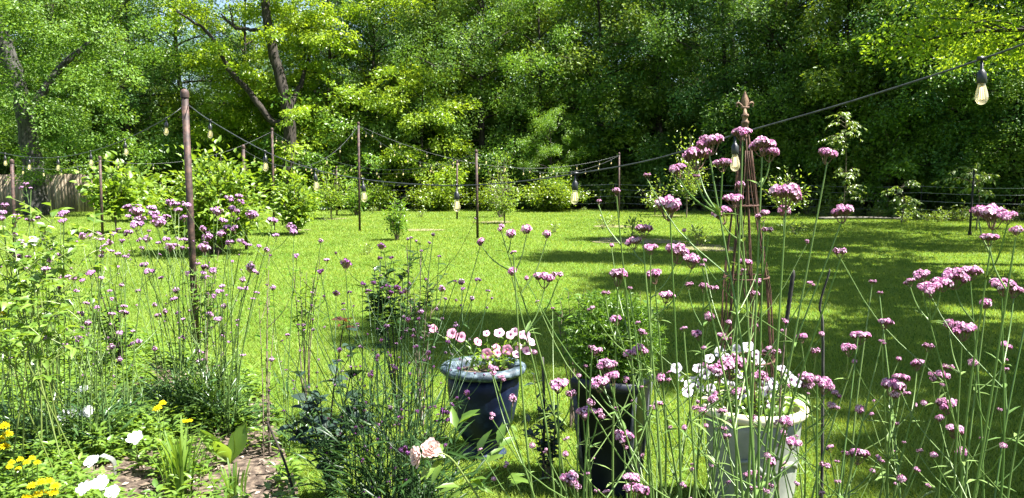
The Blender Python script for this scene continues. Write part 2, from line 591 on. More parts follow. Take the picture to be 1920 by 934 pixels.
# lawn blades: dense near the camera, thinning with distance
def grass_blades(nb):
    Xs, Ys = [], []
    got = 0
    while got < nb:
        yy = 2.9 * (39.5 / 2.9) ** RNG.uniform(0, 1, 200000)
        yy = np.where(RNG.uniform(0, 1, 200000) < .32, RNG.uniform(2.9, 39, 200000), yy)
        xx = RNG.uniform(-1, 1, 200000) * (yy * .70 + 1.2)
        keep = RNG.uniform(0, 1, 200000) < 1
        ok = keep & ~in_bed(xx, yy) & (yy < np.interp(xx, EX, EY) + .3)
        Xs.append(xx[ok]); Ys.append(yy[ok]); got += ok.sum()
    x = np.concatenate(Xs)[:nb]
    y = np.concatenate(Ys)[:nb]
    far = np.clip((y - 4) / 30, 0, 1)
    patch = .5 + .3 * np.sin(x * 1.3 + 1.7 * np.sin(y * .9)) * np.sin(y * 1.1 + 1.3 * np.sin(x * .7)) + .2 * np.sin(x * 5.1 + 2 * np.sin(y * 3.3)) * np.sin(y * 4.3 + 1.5 * np.sin(x * 2.9))
    h = rnd(.018, .045, nb) * (1 + .4 * far) * (.8 + .4 * patch)
    w = rnd(.0026, .0046, nb) * (1 + 2.4 * far)
    a = rnd(0, 2 * PI, nb)
    lean = rnd(.2, 1.3, nb)
    la = rnd(0, 2 * PI, nb)
    S = np.stack([np.cos(a), np.sin(a), 0 * a], -1) * w[:, None]
    B = np.stack([x, y, 0 * x], -1)
    T = B + np.stack([np.cos(la) * lean * h, np.sin(la) * lean * h, h], -1)
    v = np.stack([B - S, B + S, T], 1).reshape(-1, 3)
    t = np.arange(nb * 3).reshape(-1, 3)
    c = np.repeat(np.clip(.55 * patch + rnd(0, .42, nb), 0, 1), 3)
    return MB().add(v, None, t, c)


tag(grass_blades(700000).build("grass", M['grass']), "short mown green grass covering the lawn", "grass", kind="stuff")

# ------------------------------------------------------------------ trees
def tree_parts(seed, H, R, base, limbs, nleaf, L, rtrunk, lean=(0, 0), flat_=.45, droop=.1, spread=.75, gap=.0, clump=(.45, .95), jit=.15):
    global RNG
    keep, RNG = RNG, np.random.default_rng(seed)
    tr, cr = MB(), MB()
    zs = np.linspace(0, H * .93, 12)
    ph = rnd(0, 6, 2)
    path = np.stack([lean[0] * zs + .12 * np.sin(zs * .55 + ph[0]), lean[1] * zs + .12 * np.sin(zs * .5 + ph[1]), zs], -1)
    path[0, :2] = 0
    rr = rtrunk * (1 - .85 * (zs / (H * .93))) * (1 + .5 * np.exp(-zs * 2.2))
    tube(tr, path, rr, 8)
    cs, ns, ss = [], [], []
    for k in range(limbs):
        f = (k + .5 + rnd(-.3, .3)) / limbs
        z0 = base + (H * .92 - base) * f
        t = f
        prof = math.sqrt(max(.03, 1 - ((t - .33) / .70) ** 2))
        ln = R * prof * rnd(.75, 1.12)
        az = k * 2.39996 + rnd(-.4, .4)
        up = math.radians(12 + 55 * t ** 1.3 + rnd(-10, 10))
        p0 = np.array([np.interp(z0, zs, path[:, 0]), np.interp(z0, zs, path[:, 1]), z0])
        d = np.array([math.cos(az), math.sin(az), 0])
        tt = np.linspace(0, 1, 6)[:, None]
        lp = p0 + d * ln * tt + np.array([0, 0, 1]) * ln * (math.tan(up) * .7 * tt - droop * 2.2 * tt ** 2.2)
        lp += rnd(-.05, .05, lp.shape) * ln * .25 * tt
        r0 = max(.02, rtrunk * .40 * (1 - .55 * t))
        tube(tr, lp, r0 * (1 - .8 * tt[:, 0]), 5, cap=False)
        nb = max(3, int(ln * 1.9))
        for b in range(nb):
            s = .22 + .78 * (b + rnd(0, 1)) / nb
            q = np.array([np.interp(s, tt[:, 0], lp[:, c]) for c in range(3)])
            sa = az + rnd(.4, 1.15) * (1 if b % 2 else -1)
            bl = ln * spread * (.25 + .35 * (1 - s)) * rnd(.7, 1.2) + .25
            e = q + np.array([math.cos(sa) * bl, math.sin(sa) * bl, bl * rnd(-.15, .45)])
            tube(tr, np.array([q, (q + e) / 2 + [0, 0, bl * .08], e]), [r0 * .35, r0 * .22, r0 * .08], 4, cap=False)
            for u in (.45, .8, 1.05):
                if rnd(0, 1) < gap:
                    continue
                cs.append(q + (e - q) * u + rnd(-jit, jit, 3))
                o = np.array([math.cos(sa), math.sin(sa), 0])
                ns.append(norm(np.array([0, 0, 1.0]) + .45 * o + rnd(-.3, .3, 3)))
                ss.append(rnd(*clump) * (1 - .25 * t))
    # leading shoot
    for k in range(10):
        cs.append(path[-1] + rnd(-.6, .6, 3)); ns.append(norm(np.array([rnd(-.4, .4), rnd(-.4, .4), 1.]))); ss.append(rnd(.4, .7))
    C, N, Sz = np.array(cs), np.array(ns), np.array(ss)
    per = np.maximum(6, (Sz ** 2 / (Sz ** 2).sum() * nleaf)).astype(int)
    idx = np.repeat(np.arange(len(C)), per)
    m = len(idx)
    ctint = rnd(0, 1, len(C))
    rad = Sz[idx] * np.sqrt(rnd(0.02, 1, m))
    an = rnd(0, 2 * PI, m)
    Nn = N[idx]
    A = norm(np.cross(Nn, np.array([.3, .7, .2])))
    B = np.cross(Nn, A)
    out = A * np.cos(an)[:, None] + B * np.sin(an)[:, None]
    P = C[idx] + out * rad[:, None] + Nn * (rnd(-1, 1, m) * Sz[idx] * flat_)[:, None]
    P[:, 2] -= .25 * rad ** 2
    D = norm(out + .8 * unit(m) + np.array([0, 0, -.35]))
    LN = norm(Nn + 1.15 * unit(m))
    P[:, 2] = np.maximum(P[:, 2], .15)
    Ls = L * rnd(.65, 1.25, m)
    leaf_quads(cr, P, D, LN, Ls, Ls * rnd(.42, .62, m), np.clip(.55 * ctint[idx] + rnd(0, .5, m), 0, 1))
    RNG = keep
    return tr, cr


class Kind:
    def __init__(self, name, leaf, bark, **kw):
        tr, cr = tree_parts(**kw)
        self.name = name
        self.trunk = tr.mesh("trunk", M[bark], True)
        self.crown = cr.mesh("crown", M[leaf])

    def plant(self, x, y, label, cat="tree", group=None, rz=0., sc=1., z=0., squash=1., name=None):
        t = thing(name or self.name, label, cat, (x, y, z), rz, group, (sc, sc, sc * squash))
        link("trunk", self.trunk, t)
        link("crown", self.crown, t)
        return t


K = {}
for k in range(4):
    K['oak%d' % k] = Kind("leafy_tree", ('oak_deep', 'oak', 'oak_olive', 'oak_cool')[k], 'bark', seed=100 + k, H=[13, 15, 12, 16][k], R=[3.4, 3.8, 3.2, 4.0][k], base=[.8, 1.4, .5, 1.8][k],
                          limbs=[26, 28, 24, 30][k], nleaf=(38000, 46000, 28000, 36000)[k], L=(.135, .115, .17, .14)[k], rtrunk=[.17, .2, .15, .22][k], gap=.26, flat_=1.0, clump=(.28, .7), jit=.5)
K['elm0'] = Kind("leafy_tree", 'elm', 'bark', seed=120, H=13, R=3.6, base=1.0, limbs=24, nleaf=34000, L=.14, rtrunk=.17, gap=.15, flat_=.9, jit=.45, clump=(.3, .75))
K['elm1'] = Kind("leafy_tree", 'elm', 'bark', seed=121, H=11, R=3.4, base=.7, limbs=22, nleaf=30000, L=.15, rtrunk=.15, flat_=.8, gap=.15, jit=.4, clump=(.3, .75))
K['maple0'] = Kind("maple_tree", 'maple', 'bark', seed=130, H=13, R=3.8, base=1.4, limbs=24, nleaf=30000, L=.17, rtrunk=.18, flat_=.32, gap=.22)
K['maple1'] = Kind("maple_tree", 'maple', 'bark', seed=131, H=7.5, R=3.2, base=1.0, limbs=15, nleaf=16000, L=.17, rtrunk=.10, flat_=.22, droop=.16, gap=.15)
K['bush0'] = Kind("understory_bush", 'oak', 'twig', seed=140, H=3.6, R=1.9, base=.2, limbs=14, nleaf=7500, L=.14, rtrunk=.05, clump=(.3, .6))
K['bush1'] = Kind("understory_bush", 'elm', 'twig', seed=141, H=3.0, R=1.7, base=.15, limbs=12, nleaf=6500, L=.14, rtrunk=.04, clump=(.3, .6))
K['tall'] = Kind("tall_oak_tree", 'oak', 'bark', seed=150, H=22, R=2.0, base=8.0, limbs=24, nleaf=15000, L=.24, rtrunk=.30, gap=.72, clump=(.45, 1.0))
K['tall2'] = Kind("tall_oak_tree", 'oak', 'bark', seed=151, H=20, R=1.8, base=7.5, limbs=22, nleaf=13000, L=.24, rtrunk=.28, gap=.72, clump=(.45, 1.0))

K['overhang'] = Kind("maple_tree", 'maple', 'bark', seed=160, H=12, R=5.2, base=4.9, limbs=20, nleaf=30000, L=.16, rtrunk=.22, gap=.25)

# front of the wood: one entry per tree (photo column, metres behind the lawn's edge, kind, scale, label)
FRONT = [
    (120, 3.0, 'oak1', 1.0, "dark leafy tree rising straight behind the plank fence"),
    (250, 2.2, 'elm0', .95, "soft mid-green tree whose rounded flank bulges above the end of the plank fence"),
    (345, 3.4, 'oak3', .9, "dark tree showing in the notch between the rounded green flank and the yellow-green crown"),
    (470, 4.2, 'maple0', 1.0, "yellow-green tree glowing behind the forked limbs of the big leaning trunk"),
    (620, 2.6, 'maple0', 1.05, "bright yellow-green tree beside the forked trunk, above the two tall thin posts"),
    (705, 3.2, 'oak0', .95, "dark leafy tree with small sky holes behind the low spreading maple"),
    (905, 2.4, 'oak1', 1.05, "dark tree filling the wood's edge behind the bare thin post in mid lawn"),
    (1010, 2.0, 'elm0', .9, "mid-green tree with a pale sunlit flank above the rounded yellow-green hedge"),
    (1120, 2.6, 'oak2', 1.1, "dark drooping tree behind the farthest post on the sunny lawn edge"),
    (1235, 2.8, 'oak3', .95, "dark tree with pale sprays at its top, beside the trellis finial"),
    (1350, 2.3, 'oak0', 1.05, "dark tree standing directly behind the trellis finial"),
    (1460, 2.4, 'oak1', .95, "shadowy tree behind the tiered sapling at the wire fence"),
    (1570, 2.5, 'oak2', 1.1, "shadowy tree crossed by the nearest light cord between trellis and hanging bulb"),
    (1690, 2.2, 'elm0', .9, "mid-green tree under the bright overhanging crown"),
    (1790, 2.6, 'oak3', .9, "dark small-leaved tree behind the nearest hanging bulb"),
    (1900, 2.5, 'oak1', .9, "dark tree at the very end of the wire fence beyond the thin black post"),
]


def edge_at(px):
    """point on the lawn's far edge seen in photo column px"""
    k = (px - 960) / FPX
    y = 36.
    for _ in range(12):
        y = edge_y(k * y)
    return k * y, y


for k, (px, off, kind, sc, lab) in enumerate(FRONT):
    x, y = edge_at(px)
    s = (y + off) / y
    K[kind].plant(x * s, y * s, lab, rz=k * 1.9, sc=sc, group="trees along the front of the wood")

rr_ = random.Random(5)
def row(off, step, kinds, lab, grp, lo=.9, hi=1.15, x0=-34, x1=30, name=None, cat="tree", jit=.9):
    x = x0
    while x < x1:
        kk = rr_.choice(kinds)
        sc = rr_.uniform(lo, hi)
        yy = edge_y(x) + off + rr_.uniform(-jit, jit)
        if -19 < x * 40 / yy < -7.5 and off > 5 and cat == "tree":
            sc *= .62
        K[kk].plant(x + rr_.uniform(-.6, .6), yy, lab, cat, grp, rr_.uniform(0, 6.28), sc)
        x += step * rr_.uniform(.8, 1.2)


row(6.0, 3.6, ['oak0', 'oak1', 'oak2', 'oak3', 'elm1'], "dark leafy tree packed in the second rank of the wood", "trees in the second rank of the wood")
row(11.0, 4.0, ['oak0', 'oak1', 'oak3', 'oak2'], "dark leafy tree deep in the wood, glimpsed between the front trees", "trees deep in the wood", 1.0, 1.25)
row(17.0, 4.6, ['oak1', 'oak3', 'oak0'], "shaded tree at the back of the wood, only glimpsed through gaps", "trees at the back of the wood", 1.0, 1.3, -42, 34)
row(25.0, 5.0, ['oak1', 'oak3', 'oak0'], "shaded tree at the back of the wood, only glimpsed through gaps", "trees at the back of the wood", 1.0, 1.3, -46, 38)
row(2.6, 2.1, ['bush0', 'bush0', 'bush1'], "low leafy bush growing in the shade under the wood's front trees", "bushes under the wood", .7, 1.1, -20, 26, cat="bush")
row(5.0, 2.4, ['bush0'], "low leafy bush growing in the shade under the wood's front trees", "bushes under the wood", .8, 1.25, -24, 28, cat="bush")
row(14.0, 2.6, ['bush0'], "low leafy bush growing in the shade under the wood's front trees", "bushes under the wood", 1.1, 1.6, -30, 30, cat="bush")

# spreading light-green maple in mid wood edge
K['maple1'].plant(*(lambda e: (e[0] * 1.0, e[1] + .5))(edge_at(790)), "low spreading maple with layered light green sprays at the wood's edge", rz=.6, sc=.9)
K['elm1'].plant(*(lambda e: (e[0] * .98, e[1] - .8))(edge_at(1030)), "small pale sunlit tree at the wood's edge above the rounded yellow-green hedge", rz=1.2, sc=.42)
K['bush1'].plant(*(lambda e: (e[0], e[1] + .2))(edge_at(640)), "pale leafy bush behind the slender tree in a mulch ring", "bush", rz=2.2, sc=1.25)
K['bush1'].plant(*(lambda e: (e[0], e[1] + .4))(edge_at(560)), "leafy bush under the forked trunk behind the rounded lawn shrub", "bush", rz=3.2, sc=1.3)
# crown overhanging the upper corner
K['overhang'].plant(15.9, 21.4, "tall tree whose sunlit yellow-green crown hangs into the corner above the nearest bulb", rz=.4)

# tall trees beside the lawn, just out of the picture, that throw its shade
SHADE = [(11.6, -0.2, 'tall2', .9, .6), (12.6, 2.6, 'tall', .86, 1.7), (9.7, 6.0, 'tall2', .97, 3.1), (12.3, 9.9, 'tall', .9, 3.9), (11.6, 13.9, 'tall2', .95, 4.4), (13.4, 17.9, 'tall', .92, 5.0)]
for x, y, kk, sc, rz in SHADE:
    K[kk].plant(x, y, "tall oak beside the lawn whose high crown throws dappled shade over the grass", "tree", "shade trees beside the lawn", rz, sc)

# the big trees that are named one by one
def limb_tree(name, label, at_y, limbs, leafmat, bark, clouds, nleaf, L, seed, flat_=.3):
    """limbs: [(pixel polyline, width px start, end)], clouds: [(px,py,dy,radius m)]"""
    rs = np.random.default_rng(seed)
    base = at(limbs[0][0][0][0], limbs[0][0][0][1], at_y)
    t = thing(name, label, "tree", (base.x, base.y, 0))
    tb = MB()
    for pl, w0, w1 in limbs:
        pts = [at(a[0], a[1], at_y + (a[2] if len(a) > 2 else 0)) - Vector((base.x, base.y, 0)) for a in pl]
        if pl is limbs[0][0]:
            pts[0].z = -.05
        c = curve_pts(pts, 22)
        sc = at_y / FPX / 2
        r = np.linspace(w0 * sc, w1 * sc, len(c))
        if pl is limbs[0][0]:
            r = r * (1 + .45 * np.exp(-(c[:, 2]) * 1.6))
        c[1:-1] += rs.normal(size=(len(c) - 2, 3)) * .03
        pat = 1 + .10 * rs.normal(size=(len(c), 11)).cumsum(0).clip(-1.2, 1.2) * .5
        tube(tb, c, r, 11, pattern=pat)
    tb.build("trunk", M[bark], t, smooth=True)
    cb = MB()
    global RNG
    keep, RNG = RNG, rs
    C, N, S = [], [], []
    for (px, py, dy, rad) in clouds:
        c = np.array(at(px, py, at_y + dy)) - np.array([base.x, base.y, 0])
        m = max(4, int(rad ** 2 * 7))
        off = unit(m) * (rs.uniform(.25, 1, m) ** .5 * rad)[:, None] * np.array([1, 1, .75])
        for o in off:
            C.append(c + o); N.append(norm(np.array([0, 0, 1.]) + .5 * o / rad + rs.uniform(-.3, .3, 3))); S.append(rs.uniform(.35, .75))
    C, N, S = np.array(C), np.array(N), np.array(S)
    idx = np.repeat(np.arange(len(C)), np.maximum(5, (S ** 2 / (S ** 2).sum() * nleaf)).astype(int))
    m = len(idx)
    Nn = N[idx]
    A = norm(np.cross(Nn, np.array([.3, .7, .2])))
    an = rnd(0, 2 * PI, m)
    out = A * np.cos(an)[:, None] + np.cross(Nn, A) * np.sin(an)[:, None]
    rad = S[idx] * np.sqrt(rnd(.02, 1, m))
    P = C[idx] + out * rad[:, None] + Nn * (rnd(-1, 1, m) * S[idx] * flat_)[:, None]
    Ls = L * rnd(.65, 1.25, m)
    ct = rnd(0, 1, len(C))
    P[:, 2] = np.maximum(P[:, 2], .2)
    leaf_quads(cb, P, norm(out + .8 * unit(m) + np.array([0, 0, -.3])), norm(Nn + .75 * unit(m)), Ls, Ls * rnd(.42, .62, m), np.clip(.55 * ct[idx] + rnd(0, .5, m), 0, 1))
    RNG = keep
    cb.build("crown", M[leafmat], t)
    return t


limb_tree("old_oak_tree", "huge old grey oak with a thick leaning trunk standing in front of the plank fence", 33,
          [([(72, 404), (66, 330), (52, 240), (34, 160), (8, 80), (-40, -40), (-90, -200)], 36, 22),
           ([(50, 225), (110, 130, 1), (190, 60, 2), (260, -30, 2)], 16, 6),
           ([(40, 180), (-40, 110, 1), (-120, 60, 2)], 16, 8)],
          'oak', 'bark_grey',
          [(130, 60, -1, 1.9), (60, 150, -2.2, 1.3), (75, 290, -2.0, .9), (20, 200, -2.0, 1.2), (90, 220, -2.2, 1.0), (40, 60, -2, 1.6), (70, 340, -1.8, .5), (190, 150, -1.5, 1.6), (230, 60, 0, 1.6), (110, 250, 1.5, 1.4), (180, 240, -1, 1.4), (30, 40, -2, 1.5), (-60, 90, 0, 2),
           (150, -60, 0, 2.2), (20, -90, 0, 2.4), (270, -40, 1, 1.8), (60, 280, 2.5, 1.0), (205, 275, -.5, .9), (0, 250, 2, 1.1), (-70, 230, 1, 1.5)], 34000, .13, 301)
limb_tree("forked_tree", "tall forked tree with bare rough limbs spreading above the lawn's far side", 37.5,
          [([(541, 408), (541, 320), (541, 240), (536, 190), (520, 130), (508, 80), (500, 30), (492, -60), (480, -160)], 27, 12),
           ([(534, 232, 0), (505, 222), (470, 175), (440, 142), (415, 105), (392, 66), (365, 42), (330, 20)], 14, 3),
           ([(509, 82), (496, 66), (478, 56), (456, 53), (438, 50), (424, 36), (415, 26)], 9, 3),
           ([(438, 50), (434, 30), (430, 8)], 4, 2),
           ([(541, 200), (560, 165, 1), (575, 120, 2), (590, 60, 3)], 12, 5)],
          'maple', 'bark',
          [(470, 20, 1.5, 1.1), (560, 40, 2, 1.5), (610, 90, 1.5, 1.4), (440, 110, 2, 1.1), (590, 150, 1.5, 1.2), (480, 190, 2, 1.2), (390, 110, 1.5, 1.1), (420, 190, 1.5, 1.2),
           (580, 215, 1, 1.0), (500, -50, 0, 2), (430, -60, 0, 1.6), (620, 10, 1, 1.5), (540, 90, 3, 1.2), (350, 40, 1, 1.1), (460, 240, 2, 1.0), (385, 240, 1, 1.0), (545, 275, -1.2, .75), (540, 340, -1.2, .8), (455, 130, -1.0, .5), (515, 60, -1.0, .5), (400, 90, -.8, .45), (560, 215, -1, .5)], 22000, .16, 302, .2)

# ------------------------------------------------------------------ fences
fa, fb = ground(-140, 399), ground(176, 398)
ft = thing("plank_fence", "weathered grey-brown upright plank fence behind the big oak", "fence", (fb.x, fb.y, 0))
d = (fa - fb); ln = d.length; d.normalize(); nrm = Vector((-d.y, d.x, 0))
pb = MB()
w = .14
for k in range(int(ln / w)):
    s = k * w
    tt_ = rnd(0, 1)
    c0, c1 = d * s, d * (s + w - .008)
    h = 1.72 + rnd(-.03, .03)
    o = nrm * rnd(0, .008)
    v = []
    for zz in (0.02, h):
        for c, th in ((c0, 0), (c1, 0), (c1, .02), (c0, .02)):
            p = c + o + nrm * th
            v.append((p.x, p.y, zz))
    pb.add(v, [(0, 3, 2, 1), (4, 5, 6, 7), (0, 1, 5, 4), (1, 2, 6, 5), (2, 3, 7, 6), (3, 0, 4, 7)], None, tt_)
pb.build("plank_panel", M['plank'], ft)
for zz in (.35, .95, 1.5):
    rb = MB()
    a, b = nrm * (-.03) , d * ln + nrm * (-.03)
    tube(rb, [(a.x, a.y, zz), (b.x, b.y, zz)], .035, 4)
    rb.build("rail", M['plank'], ft)
for s in np.arange(0.1, ln, 2.4):
    rb = MB()
    p = d * s - nrm * .11
    box(rb, (p.x - .045, p.y - .045, 0), (p.x + .045, p.y + .045, 1.66))
    rb.build("fence_post", M['plank'], ft)

wf = thing("wire_fence", "sagging pale wire fence strung along the foot of the wood", "fence", (0, 0, 0))
wx = [(-9, None), (-4, None), (1, None), (5, None), (9, None), (12.5, None), (16, None), (19.5, None), (23, None)]
wp = [Vector((x, edge_y(x) - .1, 0)) for x, _ in wx]
for p in wp:
    b = MB()
    tube(b, [(p.x, p.y, 0), (p.x + .02, p.y, 1.35)], .022, 6)
    b.build("fence_post", M['tpost'], wf)
for zz in (.35, .68, 1.0, 1.25):
    b = MB()
    pts = []
    for a, c in zip(wp[:-1], wp[1:]):
        for t in np.linspace(0, 1, 7)[:-1]:
            p = a.lerp(c, t)
            pts.append((p.x, p.y - .03, zz - .06 * 4 * t * (1 - t)))
    tube(b, pts, .008, 4)
    b.build("wire", M['wire'], wf)

pp = ground(1818, 442)
b = MB()
tube(b, [(0, 0, 0), (.01, 0, 1.0), (.03, 0, 1.82)], [.030, .028, .024], 6)
box(b, (-.05, -.012, .0), (.05, .012, .12))
tag(b.build("stake_post", M['tpost'], None, (pp.x, pp.y, 0)), "thin black stake standing alone in the weeds at the shaded lawn corner", "post")
b = MB()
lp = [ground(1535, 413), ground(1690, 413)]
tube(b, curve_pts([Vector((lp[0].x, lp[0].y, .07)), (lp[0] + lp[1]) / 2 + Vector((0, .1, .09)), Vector((lp[1].x, lp[1].y, .06))], 10), [.05] * 4 + [.04] * 7, 8)
tag(b.build("fallen_branch", M['log'], smooth=True), "long straight fallen branch lying on the lawn edge below the tiered sapling", "branch")
# pale covered heap by the far shrubs
hp = ground(602, 392)
hb = MB()
lathe(hb, [(.62, 0), (.60, .12), (.50, .30), (.34, .42), (.12, .47), (0.001, .48)], 18, wob=lambda a: 1 + .15 * np.sin(3 * a) + .1 * np.sin(5 * a + 1))
tag(hb.build("tarp_heap", M['boulder'], None, (hp.x, hp.y, 0)), "pale grey-blue tarp heap lying low behind the slender mulched tree", "tarp")

# ------------------------------------------------------------------ posts and string lights
POSTS = {  # px top, py top, px base, depth, radius, label
    'A': (346, 168, 366, 7.5, .032, "thick rusty pipe post with a ball cap standing nearest, among the verbena"),
    'J': (22, 299, 27, 16.0, .034, "rusty post leaning in front of the old oak and plank fence"),
    'I': (187, 293, 194, 20.5, .034, "rusty post hugged by the small fig bush"),
    'F': (456, 272, 463, 17.6, .034, "rusty post half buried in the largest lawn shrub"),
    'G': (510, 240, 515, 24.0, .034, "tall rusty post rising from behind the rounded shrub below the forked tree"),
    'H': (631, 312, 633, 33.0, .034, "short far rusty post beside the slender tree in its mulch ring"),
    'B': (672, 229, 675, 23.5, .034, "tallest thin rusty post, standing in the sunny middle of the lawn"),
    'D': (857, 301, 857, 30.0, .034, "rusty post in front of the yellow-green hedge, lined up with a hanging bulb"),
    'C': (893, 281, 897, 20.8, .034, "thin rusty post on open grass near the dark verbena heads"),
    'E': (1161, 286, 1160, 27.5, .030, "thin rusty post near the mulch patch before the wire fence"),
}
TOP = {}
for k, (px, py, bx, y, r, lab) in POSTS.items():
    tp = at(px, py, y)
    bpt = at(bx, 500, y)
    off = Vector((bpt.x - tp.x, 0, 0)) * .6
    t = thing("light_post", lab, "post", (tp.x + off.x, y, 0), group="rusty posts holding the light strings")
    b = MB()
    H = tp.z
    tube(b, [(0, 0, -.02), (-off.x * .5, 0, H * .5), (-off.x, 0, H - .06)], r, 12)
    b.build("pole", M['rust'], t, smooth=True)
    c = MB()
    rc = r * 1.22
    lathe(c, [(rc, -.075), (rc * 1.02, -.03)] + [(rc * math.cos(a), -.03 + rc * .95 * math.sin(a)) for a in np.linspace(.1, PI / 2, 6)], 14)
    c.build("ball_cap", M['rust'], t, (-off.x, 0, H), smooth=True)
    TOP[k] = Vector((tp.x, y, H - .10))

sock, bulb, fil = MB(), MB(), MB()
lathe(sock, [(.0001, 0), (.006, -.002), (.007, -.045), (.012, -.052), (.021, -.066), (.0225, -.112), (.0205, -.114), (.0001, -.113)], 14)
box(sock, (-.022, -.009, -.006), (.022, .009, .012))
lathe(bulb, [(.0155, -.113), (.0165, -.122), (.0215, -.140), (.0265, -.160), (.0285, -.176), (.0265, -.192), (.019, -.205), (.009, -.2115), (.0001, -.213)], 16)
for q in range(4):
    a = q * PI / 2 + .4
    tube(fil, [(.0055 * math.cos(a), .0055 * math.sin(a), -.130), (.011 * math.cos(a), .011 * math.sin(a), -.188)], .0017, 5)
SOCK, BULB, FIL = sock.mesh("lamp_socket", M['rubber'], True), bulb.mesh("glass_bulb", M['glass'], True), fil.mesh("filament", M['filament'])


def hang_lamp(parent, p, tilt=(0, 0), sc=1.):
    s = link("lamp_socket", SOCK, parent, p, 0, (sc * .74, sc * .74, sc * .74))
    s.rotation_euler = (tilt[0], tilt[1], rr_.uniform(0, 3))
    link("glass_bulb", BULB, s)
    link("filament", FIL, s)


def strand(label, pts, lamps=None, spacing=.9, rad=.0042, first=.45):
    t = thing("string_light", label, "string light", tuple(pts[0]), group="string lights looped between the posts")
    P = np.array([tuple(p) for p in pts]) - np.array(tuple(pts[0]))
    b = MB()
    tube(b, P, rad, 6)
    b.build("cord", M['cord'], t, smooth=True)
    if lamps is None:
        s = np.concatenate([[0], np.cumsum(np.linalg.norm(np.diff(P, axis=0), axis=1))])
        lamps = [Vector([np.interp(q, s, P[:, c]) for c in range(3)]) for q in np.arange(first, s[-1] - .15, spacing)]
    else:
        lamps = [Vector(tuple(l)) - Vector(tuple(pts[0])) for l in lamps]
    for l in lamps:
        hang_lamp(t, l, (rr_.uniform(-.06, .06), rr_.uniform(-.06, .06)))
    return t


def sag(a, b, s, n=22):
    return [a.lerp(b, t) - Vector((0, 0, 4 * s * t * (1 - t))) for t in np.linspace(0, 1, n)]


# nearest strand: from post A across the picture and out past the upper corner
near = [(352, 196, 7.5), (394, 226, 7.1), (497, 284, 6.35), (590, 318, 5.9), (680, 336, 5.45), (770, 345, 5.05), (856, 348, 4.75), (960, 342, 4.4), (1079, 326, 4.1), (1225, 299, 3.75), (1378, 253, 3.45),
        (1600, 189, 3.1), (1841, 111, 2.8), (1990, 55, 2.6), (2200, -30, 2.4)]
strand("nearest light string, swooping from the thick ball-capped post to the picture's upper corner",
       curve_pts([at(*p) for p in near], 84), [at(*near[k]) for k in (1, 2, 3, 4, 6, 8, 10, 12)], rad=.0038)
left = [(346, 197, 7.5), (312, 222, 7.45), (234, 262, 8.0), (170, 284, 8.7), (109, 295, 9.3), (55, 295, 9.8), (9, 288, 10.3), (-60, 272, 11.0), (-160, 235, 12)]
strand("light string falling from the thick ball-capped post in front of the old oak", curve_pts([at(*p) for p in left], 48), [at(*left[k]) for k in (1, 2, 3, 4, 5, 6)])
for a, b_, s, lab in [
    ('J', 'I', .16, "light string slung from the leaning post to the post in the fig bush"),
    ('I', 'G', .42, "light string rising from the fig-bush post to the tall post below the forked tree"),
    ('G', 'C', .75, "light string drooping from the tall post below the forked tree to the open-grass post"),
    ('G', 'H', .55, "light string dropping from the tall post below the forked tree to the short far post"),
    ('F', 'B', .75, "light string dipping from the large shrub's post up to the tallest post"),
    ('B', 'E', .80, "long light string drooping from the tallest post to the post by the mulch patch"),
    ('B', 'D', .45, "light string running down from the tallest post to the hedge post"),
    ('H', 'D', .30, "far light string drawn low between the short post and the hedge post"),
    ('C', 'E', .55, "light string slung from the open-grass post to the post by the mulch patch")]:
    strand(lab, sag(TOP[a], TOP[b_], s), rad=.0050)

